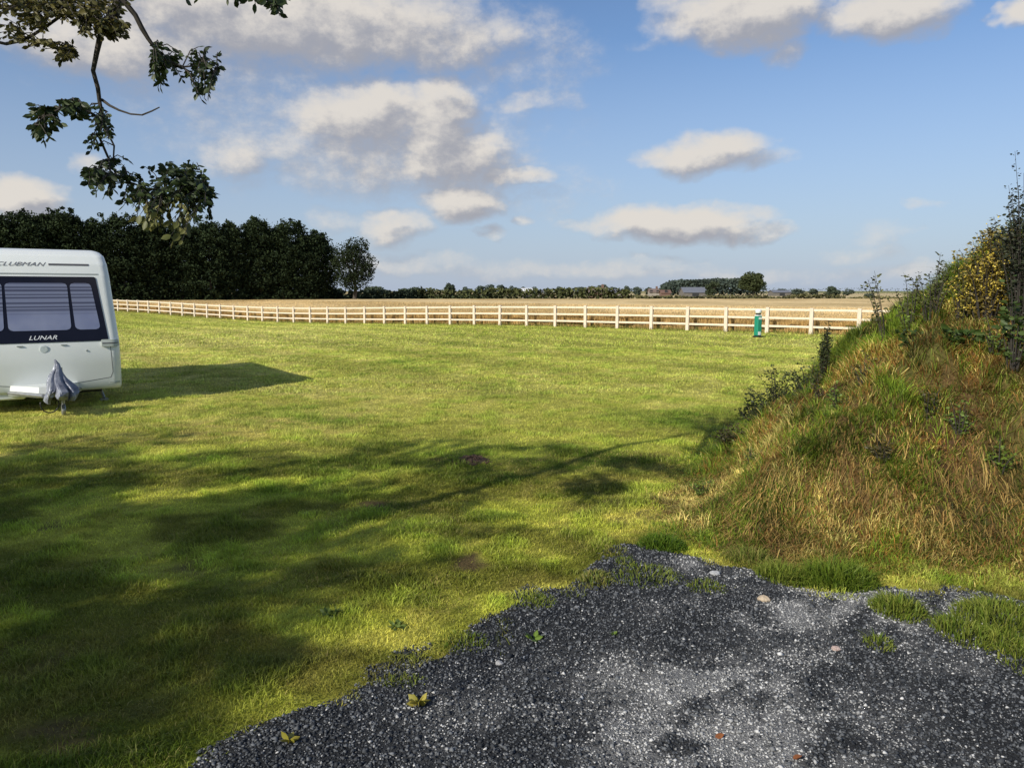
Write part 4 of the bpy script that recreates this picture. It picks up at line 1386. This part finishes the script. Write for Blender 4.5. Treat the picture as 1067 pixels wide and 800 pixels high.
# ------------------------------------------------------------------ overhanging tree and its neighbours behind the camera
def shade_tree(loc, H, R, trunk_h, seed, label, clumps=46, per=420, leaf=.15, trunk_r=.24, shape=(1, 1, 1), center=(0, 0)):
    r_ = random.Random(seed)
    o = empty('tree', loc); tag(o, label, 'tree')
    cz = (H + trunk_h) / 2; hz = (H - trunk_h) / 2
    cs, rs = [], []
    for k in range(clumps):
        a = r_.uniform(0, 2 * PI); q = math.sqrt(r_.random()) * .85; zz = r_.uniform(-.85, .85)
        w = math.sqrt(max(1 - zz * zz, .12))
        cs.append((center[0] + math.cos(a) * R * q * w * shape[0], center[1] + math.sin(a) * R * q * w * shape[1], cz + zz * hz))
        s = r_.uniform(.55, 1.0); rs.append((s, s, s * .6))
    P = clump_points(cs, rs, [per] * clumps, .35)
    n = len(P)
    c = mixc((.022, .036, .012), (.07, .095, .028), rng.random(n))
    V, F, C = leaf_quads(P, rng.uniform(.7, 1.3, n) * leaf, c, .4, .65)
    fast_mesh('crown', V, F, M_LEAF, o, C)
    tb, pts = trunk_mb(trunk_h + hz * .7, trunk_r, trunk_r * .4, trunk_r * .35, seed, 12)
    for k in range(14):
        e = Vector(cs[k]); s = Vector(pts[3 + k % 3])
        tb.tube([s, s.lerp(e, .5) + Vector((0, 0, .35)), e], [trunk_r * .42, trunk_r * .25, trunk_r * .08], 7)
    tb.build('trunk', M_BARK, o)
    return o


T0 = np.array((-7.2, -.4, 0))
host = shade_tree(T0, 9.0, 4.1, 3.9, 41, 'leafy tree left of the camera whose branch hangs into the top left corner', center=(-4.2, -1.6), clumps=34, per=300)
shade_tree((-11.2, -4.3, 0), 8.8, 2.9, 2.6, 42, 'leafy tree standing behind the camera on the left', clumps=44, per=330)
shade_tree((-14.2, -2.4, 0), 8.2, 3.4, 2.2, 43, 'leafy tree far out to the left of the near lawn', clumps=44)


def loc0(p): return np.asarray(p) - T0


# hanging limb: path given as points in space about 4 m away
def path(pxs, Y0, Y1):
    m = len(pxs)
    return [at(a, b, Y0 + (Y1 - Y0) * i / max(m - 1, 1)) for i, (a, b) in enumerate(pxs)]


BR = MB()
limb = [np.array((-7.15, -.35, 4.3)), np.array((-6.2, .8, 5.2)), np.array((-4.6, 2.6, 5.5)), np.array((-3.0, 3.9, 5.1))] + path([(131, -70), (126, -20), (123, 5), (119, 22), (105, 36), (101, 54), (97, 74), (102, 92), (104, 108), (108, 124), (103, 142), (113, 165), (121, 182)], 4.1, 4.3)
lr = [.10, .07, .048, .034, .025, .020, .018, .018, .016, .013, .011, .011, .010, .008, .007, .006, .005]
BR.tube([loc0(p) for p in limb], lr, 8)
side = path([(124, -8), (132, 5), (141, 16), (148, 30), (154, 40), (161, 50), (172, 62), (190, 70), (212, 68), (226, 72)], 4.05, 4.2)
BR.tube([loc0(p) for p in side], [.016, .014, .013, .013, .011, .009, .007, .005, .004, .003], 6)
bare = path([(106, 104), (114, 110), (124, 115), (136, 119), (148, 120), (158, 116), (166, 112)], 4.25, 4.1)
BR.tube([loc0(p) for p in bare], [.008, .007, .006, .005, .0045, .004, .003], 6)
low = path([(121, 182), (135, 190), (152, 196), (172, 200), (196, 198), (215, 204)], 4.3, 4.4)
BR.tube([loc0(p) for p in low], [.006, .006, .005, .005, .004, .003], 6)
lowl = path([(112, 168), (104, 178), (94, 182), (86, 184)], 4.28, 4.25)
BR.tube([loc0(p) for p in lowl], [.005, .004, .004, .003], 5)
low2 = path([(107, 122), (113, 140), (119, 152), (118, 170)], 4.25, 4.3)
BR.tube([loc0(p) for p in low2], [.007, .006, .005, .004], 5)
lft = path([(106, 125), (95, 118), (80, 112), (62, 114), (46, 122), (36, 130)], 4.25, 4.05)
BR.tube([loc0(p) for p in lft], [.008, .007, .006, .005, .004, .003], 6)
up1 = path([(112, 28), (92, 22), (70, 12), (40, 6), (5, -8)], 4.15, 4.4)
BR.tube([loc0(p) for p in up1], [.012, .010, .009, .007, .005], 6)
up2 = path([(70, 12), (48, 28), (26, 42), (6, 46), (-20, 40)], 4.3, 4.5)
BR.tube([loc0(p) for p in up2], [.008, .008, .008, .009, .010], 6)
up3 = path([(26, 42), (44, 46), (60, 52), (76, 60)], 4.4, 4.4)
BR.tube([loc0(p) for p in up3], [.006, .005, .004, .003], 5)
tr_ = [np.array((-3.0, 3.9, 5.1)), at(215, -60, 4.2), at(238, -22, 4.2), at(262, -6, 4.25), at(286, -2, 4.25)]
BR.tube([loc0(p) for p in tr_], [.03, .014, .009, .006, .004], 6)
LP, LD, LS, LC = [], [], [], []


def spray(base, px, py, Y, n_leaf, size, cols, droop=.5):
    """thin twig from base to the point, with alternate leaves"""
    e = at(px, py, Y + random.uniform(-.25, .25)); b = np.asarray(base)
    mid = (b + e) / 2 + np.array((0, 0, .03))
    BR.tube([loc0(b), loc0(mid), loc0(e)], [.0035, .0028, .0016], 4)
    for k in range(n_leaf):
        t = .25 + .75 * (k + random.random()) / n_leaf
        p = b * (1 - t) ** 2 + mid * 2 * t * (1 - t) + e * t * t
        ax_ = unit(e - b)
        sdv = np.cross(ax_, np.array((0, 0, 1.0))) * (1 if k % 2 else -1)
        d = ax_ * .6 + sdv * .8 + np.array((0, 0, -droop)) + np.array([random.gauss(0, .35) for _ in range(3)])
        LP.append(loc0(p)); LD.append(d); LS.append(size * random.uniform(.65, 1.2)); LC.append(np.array(cols[0]) + (np.array(cols[1]) - np.array(cols[0])) * random.random())


def nearest(pts, px, py):
    q = at(px, py, 4.2)
    return min(pts, key=lambda p: np.linalg.norm((p - q)[[0, 2]]))


def fill(pts, boxes, n, leaves, size, cols, Y=4.2, droop=.5):
    for _ in range(n):
        (cx_, cy_, rx_, ry_) = random.choice(boxes)
        a = random.uniform(0, 2 * PI); q = math.sqrt(random.random())
        px, py = cx_ + 1.18 * rx_ * q * math.cos(a), cy_ + 1.18 * ry_ * q * math.sin(a)
        spray(nearest(pts, px + random.uniform(-12, 12), py - 10), px, py, Y, leaves, size, cols, droop)


LDK = ((.014, .026, .010), (.055, .080, .025))
LBR = ((.05, .055, .015), (.14, .12, .035))
fill(side[5:], [(175, 58, 18, 12), (195, 75, 34, 16), (215, 68, 16, 18), (172, 84, 14, 14), (212, 94, 7, 10)], 58, 8, .038, LDK)
fill(lft[1:], [(60, 118, 28, 12), (42, 126, 13, 12), (44, 140, 10, 8), (75, 112, 14, 8)], 36, 7, .052, LDK)
fill(limb[11:15] + low2, [(98, 134, 14, 16), (92, 152, 6, 6), (110, 130, 10, 14)], 26, 6, .038, LDK)
fill(low + lowl, [(150, 190, 50, 24), (120, 192, 26, 16), (185, 196, 36, 24), (205, 208, 16, 18), (165, 212, 34, 12), (190, 180, 22, 12), (97, 186, 15, 9)], 140, 7, .046, LDK)
fill(low[2:], [(160, 232, 20, 10), (172, 244, 18, 12), (150, 222, 24, 8)], 34, 6, .05, ((.07, .085, .02), (.20, .19, .06)), droop=.9)  # drooping leaves coloured a lighter olive to look sunlit
fill(up1 + up2[:2], [(60, 12, 60, 14), (100, 24, 28, 14), (20, 6, 24, 14), (118, 30, 14, 10), (85, 2, 50, 10)], 230, 9, .034, LBR)
fill(up2 + up3, [(20, 34, 26, 12), (50, 50, 26, 8), (70, 58, 12, 8), (35, 20, 30, 10)], 80, 8, .032, LBR)
fill(tr_[2:], [(215, 0, 20, 5), (265, 2, 20, 8), (283, 10, 8, 12), (290, 2, 10, 8), (245, -4, 25, 6)], 34, 6, .05, LDK)
# the rest of this limb's foliage above the frame
for _ in range(105):
    c = np.array((random.uniform(-4.4, -.9), random.uniform(3.5, 5.3), random.uniform(5.0, 6.2)))
    b = min([np.asarray(q) for q in limb[2:6] + tr_[:2]], key=lambda p: np.linalg.norm(p - c))
    mid = (b + c) / 2 + np.array((0, 0, .1))
    BR.tube([loc0(b), loc0(mid), loc0(c)], [.006, .004, .002], 4)
    for k in range(16):
        t = .4 + .6 * random.random()
        p = b * (1 - t) ** 2 + mid * 2 * t * (1 - t) + c * t * t + np.array([random.gauss(0, .10) for _ in range(3)])
        LP.append(loc0(p)); LD.append(np.array([random.gauss(0, 1), random.gauss(0, 1), -.3])); LS.append(random.uniform(.05, .085)); LC.append(np.array((.04, .055, .018)) * random.uniform(.6, 1.4))
for _ in range(20):  # extra sprays out of view, added to dapple the near lawn with shade
    c = np.array((random.uniform(-7.0, -4.4), random.uniform(-1.6, 1.4), random.uniform(4.0, 5.6)))
    b = min([np.asarray(q) for q in limb[:3]], key=lambda p: np.linalg.norm(p - c))
    mid = (b + c) / 2 + np.array((0, 0, .15))
    BR.tube([loc0(b), loc0(mid), loc0(c)], [.010, .006, .002], 4)
    for k in range(22):
        t = .45 + .55 * random.random()
        p = b * (1 - t) ** 2 + mid * 2 * t * (1 - t) + c * t * t + np.array([random.gauss(0, .13) for _ in range(3)])
        LP.append(loc0(p)); LD.append(np.array([random.gauss(0, 1), random.gauss(0, 1), -.3])); LS.append(random.uniform(.06, .10)); LC.append(np.array((.04, .055, .018)) * random.uniform(.6, 1.4))
BR.build('branch', M_TWIG, host)
LP, LD, LS, LC = map(np.array, (LP, LD, LS, LC))
V, F, C = leaf_shapes(LP, LD, LS, LC)
fast_mesh('foliage', V, F, M_LEAF, host, C)

# ------------------------------------------------------------------ light
sun_d = bpy.data.lights.new('sun', 'SUN')
sun_d.energy = 5.0
sun_d.angle = math.radians(.5)
sun_d.color = (1.0, .93, .80)
sun = bpy.data.objects.new('sun', sun_d)
to_light = Vector((SH[0] * math.cos(SUN_EL), SH[1] * math.cos(SUN_EL), -math.sin(SUN_EL)))
sun.rotation_euler = to_light.to_track_quat('-Z', 'Y').to_euler()
sun.location = (-10, -12, 20)
COL.objects.link(sun)

# ------------------------------------------------------------------ sky with broken cumulus
W = bpy.data.worlds.new('World'); sc.world = W; W.use_nodes = True
W.cycles.sampling_method = 'MANUAL'; W.cycles.sample_map_resolution = 256
nt = W.node_tree; N, L = nt.nodes, nt.links
for n_ in list(N): N.remove(n_)
out = N.new('ShaderNodeOutputWorld'); bg = N.new('ShaderNodeBackground'); bg.inputs['Strength'].default_value = .12
L.new(bg.outputs[0], out.inputs[0])
sky = N.new('ShaderNodeTexSky'); sky.sky_type = 'NISHITA'; sky.sun_disc = False
sky.sun_elevation = SUN_EL
sky.sun_rotation = math.atan2(-SH[0], -SH[1])
sky.air_density = 1.0; sky.dust_density = .6; sky.ozone_density = 1.5; sky.altitude = 0


def az_el(px, py):
    d = ray(px, py)
    return math.atan2(d[0], d[1]), math.atan2(d[2], math.hypot(d[0], d[1]))


# clouds: (px, py, half width px, half height px, strength, tilt)
CL = [(400, 150, 190, 78, .62, 0), (458, 128, 52, 66, 1.0, 0), (480, 190, 80, 50, .6, 0), (360, 120, 290, 110, .36, 0), (520, 60, 140, 70, .34, .1), (250, 60, 300, 80, .4, 0), (560, 200, 110, 50, .25, .2), (300, 20, 300, 66, 1.0, 0), (110, 40, 170, 50, .85, 0), (470, 45, 120, 42, .75, .1), (560, 40, 60, 22, .4, .1), (385, 118, 120, 48, .95, .12), (455, 112, 42, 46, .95, 0), (300, 150, 90, 30, .55, .25), (470, 165, 90, 40, .9, .2), (530, 183, 62, 14, .7, 0), (478, 212, 62, 30, .95, .1),
      (250, 160, 62, 34, .6, .45), (20, 205, 70, 34, .95, 0), (95, 172, 34, 20, .6, 0), (410, 240, 52, 22, .7, 0), (350, 232, 50, 16, .4, 0), (546, 231, 17, 11, .55, 0), (510, 245, 22, 8, .5, 0),
      (700, 233, 118, 27, 1.0, .02), (690, 226, 60, 22, .6, 0), (640, 237, 70, 14, .6, 0), (770, 243, 75, 14, .7, .03), (735, 160, 84, 28, .85, .06), (780, 170, 60, 13, .5, .03),
      (780, 12, 125, 44, 1.0, 0), (930, 14, 92, 40, .95, 0), (815, 48, 36, 24, .55, .3), (1062, 18, 32, 24, .9, 0), (700, 5, 45, 18, .6, 0),
      (922, 246, 46, 20, .42, .1), (955, 212, 26, 9, .4, 0), (905, 265, 60, 12, .35, 0), (540, 104, 84, 13, .42, -.02), (690, 42, 60, 12, .25, 0), (600, 280, 220, 16, .40, 0), (430, 275, 120, 18, .42, 0), (760, 285, 200, 12, .35, 0), (950, 285, 160, 14, .3, 0)]

gp = bpy.data.node_groups.new('cloud_density', 'ShaderNodeTree')
gp.interface.new_socket('P', in_out='INPUT', socket_type='NodeSocketVector')
gp.interface.new_socket('D', in_out='OUTPUT', socket_type='NodeSocketFloat')
gp.interface.new_socket('R', in_out='OUTPUT', socket_type='NodeSocketFloat')
GN, GL = gp.nodes, gp.links
gi = GN.new('NodeGroupInput'); go = GN.new('NodeGroupOutput')


def gmath(op, a, b=None, c=None, clamp=False):
    n_ = GN.new('ShaderNodeMath'); n_.operation = op; n_.use_clamp = clamp
    for k, v in enumerate((a, b, c)):
        if v is None: continue
        if isinstance(v, (int, float)): n_.inputs[k].default_value = v
        else: GL.new(v, n_.inputs[k])
    return n_.outputs[0]


def gnoise(vec, scale, detail, rough=.55, stretch=(1, 1, 1), off=(0, 0, 0)):
    mp = GN.new('ShaderNodeMapping'); mp.inputs['Scale'].default_value = stretch; mp.inputs['Location'].default_value = off
    GL.new(vec, mp.inputs['Vector'])
    n_ = GN.new('ShaderNodeTexNoise'); n_.inputs['Scale'].default_value = scale; n_.inputs['Detail'].default_value = detail; n_.inputs['Roughness'].default_value = rough
    GL.new(mp.outputs[0], n_.inputs['Vector'])
    return n_


P_ = gi.outputs['P']
wn = gnoise(P_, 9, 4, .6, (1, 1.5, 1))
va = GN.new('ShaderNodeVectorMath'); va.operation = 'SUBTRACT'; GL.new(wn.outputs['Color'], va.inputs[0]); va.inputs[1].default_value = (.5, .5, .5)
vs = GN.new('ShaderNodeVectorMath'); vs.operation = 'MULTIPLY'; GL.new(va.outputs[0], vs.inputs[0]); vs.inputs[1].default_value = (.10, .055, 0)
vw = GN.new('ShaderNodeVectorMath'); vw.operation = 'ADD'; GL.new(P_, vw.inputs[0]); GL.new(vs.outputs[0], vw.inputs[1])
sep = GN.new('ShaderNodeSeparateXYZ'); GL.new(vw.outputs[0], sep.inputs[0])
A_, E_ = sep.outputs[0], sep.outputs[1]
tot = None
for (px, py, rw, rh, k, tilt) in CL:
    a0, e0 = az_el(px, py)
    ra = abs(az_el(px + rw * .5, py)[0] - az_el(px - rw * .5, py)[0]); re = abs(az_el(px, py + rh * .5)[1] - az_el(px, py - rh * .5)[1])
    q = GN.new('ShaderNodeVectorMath'); q.operation = 'MULTIPLY_ADD'
    GL.new(vw.outputs[0], q.inputs[0]); q.inputs[1].default_value = (1 / ra, 1 / re, 0); q.inputs[2].default_value = (-a0 / ra, -e0 / re, 0)
    dq = GN.new('ShaderNodeVectorMath'); dq.operation = 'DOT_PRODUCT'
    GL.new(q.outputs[0], dq.inputs[0]); GL.new(q.outputs[0], dq.inputs[1])
    m = gmath('MULTIPLY_ADD', dq.outputs['Value'], -k, k)
    tot = m if tot is None else gmath('MAXIMUM', tot, m)
# scattered cloud over the rest of the sky, away from the part the photograph shows
gn = gnoise(P_, 3.2, 4, .5, (1, 2.0, 1), (4, 2, 0))
gen = gmath('MULTIPLY', gmath('SUBTRACT', gn.outputs['Fac'], .50, clamp=True), 5.0, clamp=True)
sep0 = GN.new('ShaderNodeSeparateXYZ'); GL.new(P_, sep0.inputs[0])
awa = gmath('MULTIPLY', gmath('SUBTRACT', gmath('ABSOLUTE', sep0.outputs[0]), .72, clamp=True), 6.0, clamp=True)
hia = gmath('MULTIPLY', gmath('SUBTRACT', sep0.outputs[1], .42, clamp=True), 6.0, clamp=True)
tot = gmath('MAXIMUM', tot, 0.0)
tot = gmath('MAXIMUM', tot, gmath('MULTIPLY', gen, gmath('MAXIMUM', awa, hia)))
fn = gnoise(P_, 26, 10, .66, (1, 1.35, 1))
mn = gnoise(P_, 7, 4, .5, (1, 1.6, 1), (2, 5, 0))
nn = gmath('ADD', gmath('MULTIPLY', gmath('SUBTRACT', fn.outputs['Fac'], .5), 1.35), gmath('MULTIPLY', gmath('SUBTRACT', mn.outputs['Fac'], .5), .8))
dens = gmath('ADD', gmath('SUBTRACT', gmath('MULTIPLY', tot, 1.75), .04), nn)
dens = gmath('MULTIPLY', dens, sstep(0, 1, 1).item())
gate = gmath('MULTIPLY', tot, 6.0, clamp=True)
mr = GN.new('ShaderNodeMapRange'); mr.interpolation_type = 'SMOOTHSTEP'
mr.inputs[1].default_value = 0.0; mr.inputs[2].default_value = 1.4
GL.new(gmath('MINIMUM', gmath('MAXIMUM', dens, 0.0), 1.9), go.inputs['R'])
GL.new(dens, mr.inputs[0])
GL.new(gmath('MULTIPLY', mr.outputs[0], gate), go.inputs['D'])


def wmath(op, a, b=None, clamp=False):
    n_ = N.new('ShaderNodeMath'); n_.operation = op; n_.use_clamp = clamp
    for k, v in enumerate((a, b)):
        if v is None: continue
        if isinstance(v, (int, float)): n_.inputs[k].default_value = v
        else: L.new(v, n_.inputs[k])
    return n_.outputs[0]


tc = N.new('ShaderNodeTexCoord')
s3 = N.new('ShaderNodeSeparateXYZ'); L.new(tc.outputs['Generated'], s3.inputs[0])
az = wmath('ARCTAN2', s3.outputs[0], s3.outputs[1]); el = wmath('ARCSINE', s3.outputs[2])
cv = N.new('ShaderNodeCombineXYZ'); L.new(az, cv.inputs[0]); L.new(el, cv.inputs[1])
g1 = N.new('ShaderNodeGroup'); g1.node_tree = gp; L.new(cv.outputs[0], g1.inputs['P'])
vo = N.new('ShaderNodeVectorMath'); vo.operation = 'ADD'; L.new(cv.outputs[0], vo.inputs[0]); vo.inputs[1].default_value = (-.015, .019, 0)
g2 = N.new('ShaderNodeGroup'); g2.node_tree = gp; L.new(vo.outputs[0], g2.inputs['P'])
d1, d2 = g1.outputs['D'], g2.outputs['D']
r1, r2_ = g1.outputs['R'], g2.outputs['R']
lit = wmath('ADD', wmath('MULTIPLY', wmath('SUBTRACT', r1, r2_), .85), .58)
lit = wmath('SUBTRACT', lit, wmath('MULTIPLY', r2_, .13), clamp=True)
cr = N.new('ShaderNodeValToRGB')
cr.color_ramp.elements[0].position = .05; cr.color_ramp.elements[0].color = (3.1, 3.15, 3.5, 1)
cr.color_ramp.elements[1].position = .95
cr.color_ramp.interpolation = 'EASE'; cr.color_ramp.elements[1].color = (6.3, 5.9, 5.4, 1)
L.new(lit, cr.inputs[0])
# haze towards the horizon, deeper blue above
hz = N.new('ShaderNodeMapRange'); hz.inputs[1].default_value = 0.0; hz.inputs[2].default_value = .30; hz.inputs[3].default_value = .85; hz.inputs[4].default_value = 0.0
L.new(el, hz.inputs[0])
sm = N.new('ShaderNodeMix'); sm.data_type = 'RGBA'
gain = N.new('ShaderNodeVectorMath'); gain.operation = 'MULTIPLY'; L.new(sky.outputs[0], gain.inputs[0]); gain.inputs[1].default_value = (.75, .86, 1.02)
L.new(hz.outputs[0], sm.inputs['Factor']); L.new(gain.outputs[0], sm.inputs['A']); sm.inputs['B'].default_value = (3.5, 4.1, 5.3, 1)
mx = N.new('ShaderNodeMix'); mx.data_type = 'RGBA'
L.new(wmath('MULTIPLY', d1, .95), mx.inputs['Factor']); L.new(sm.outputs['Result'], mx.inputs['A']); L.new(cr.outputs[0], mx.inputs['B'])
L.new(mx.outputs['Result'], bg.inputs['Color'])

sc.view_settings.view_transform = 'Standard'
sc.view_settings.look = 'None'
sc.view_settings.exposure = 0
sc.render.engine = 'CYCLES'
sc.cycles.max_bounces = 5
sc.cycles.diffuse_bounces = 3
sc.cycles.transparent_max_bounces = 4
sc.cycles.use_denoising = True
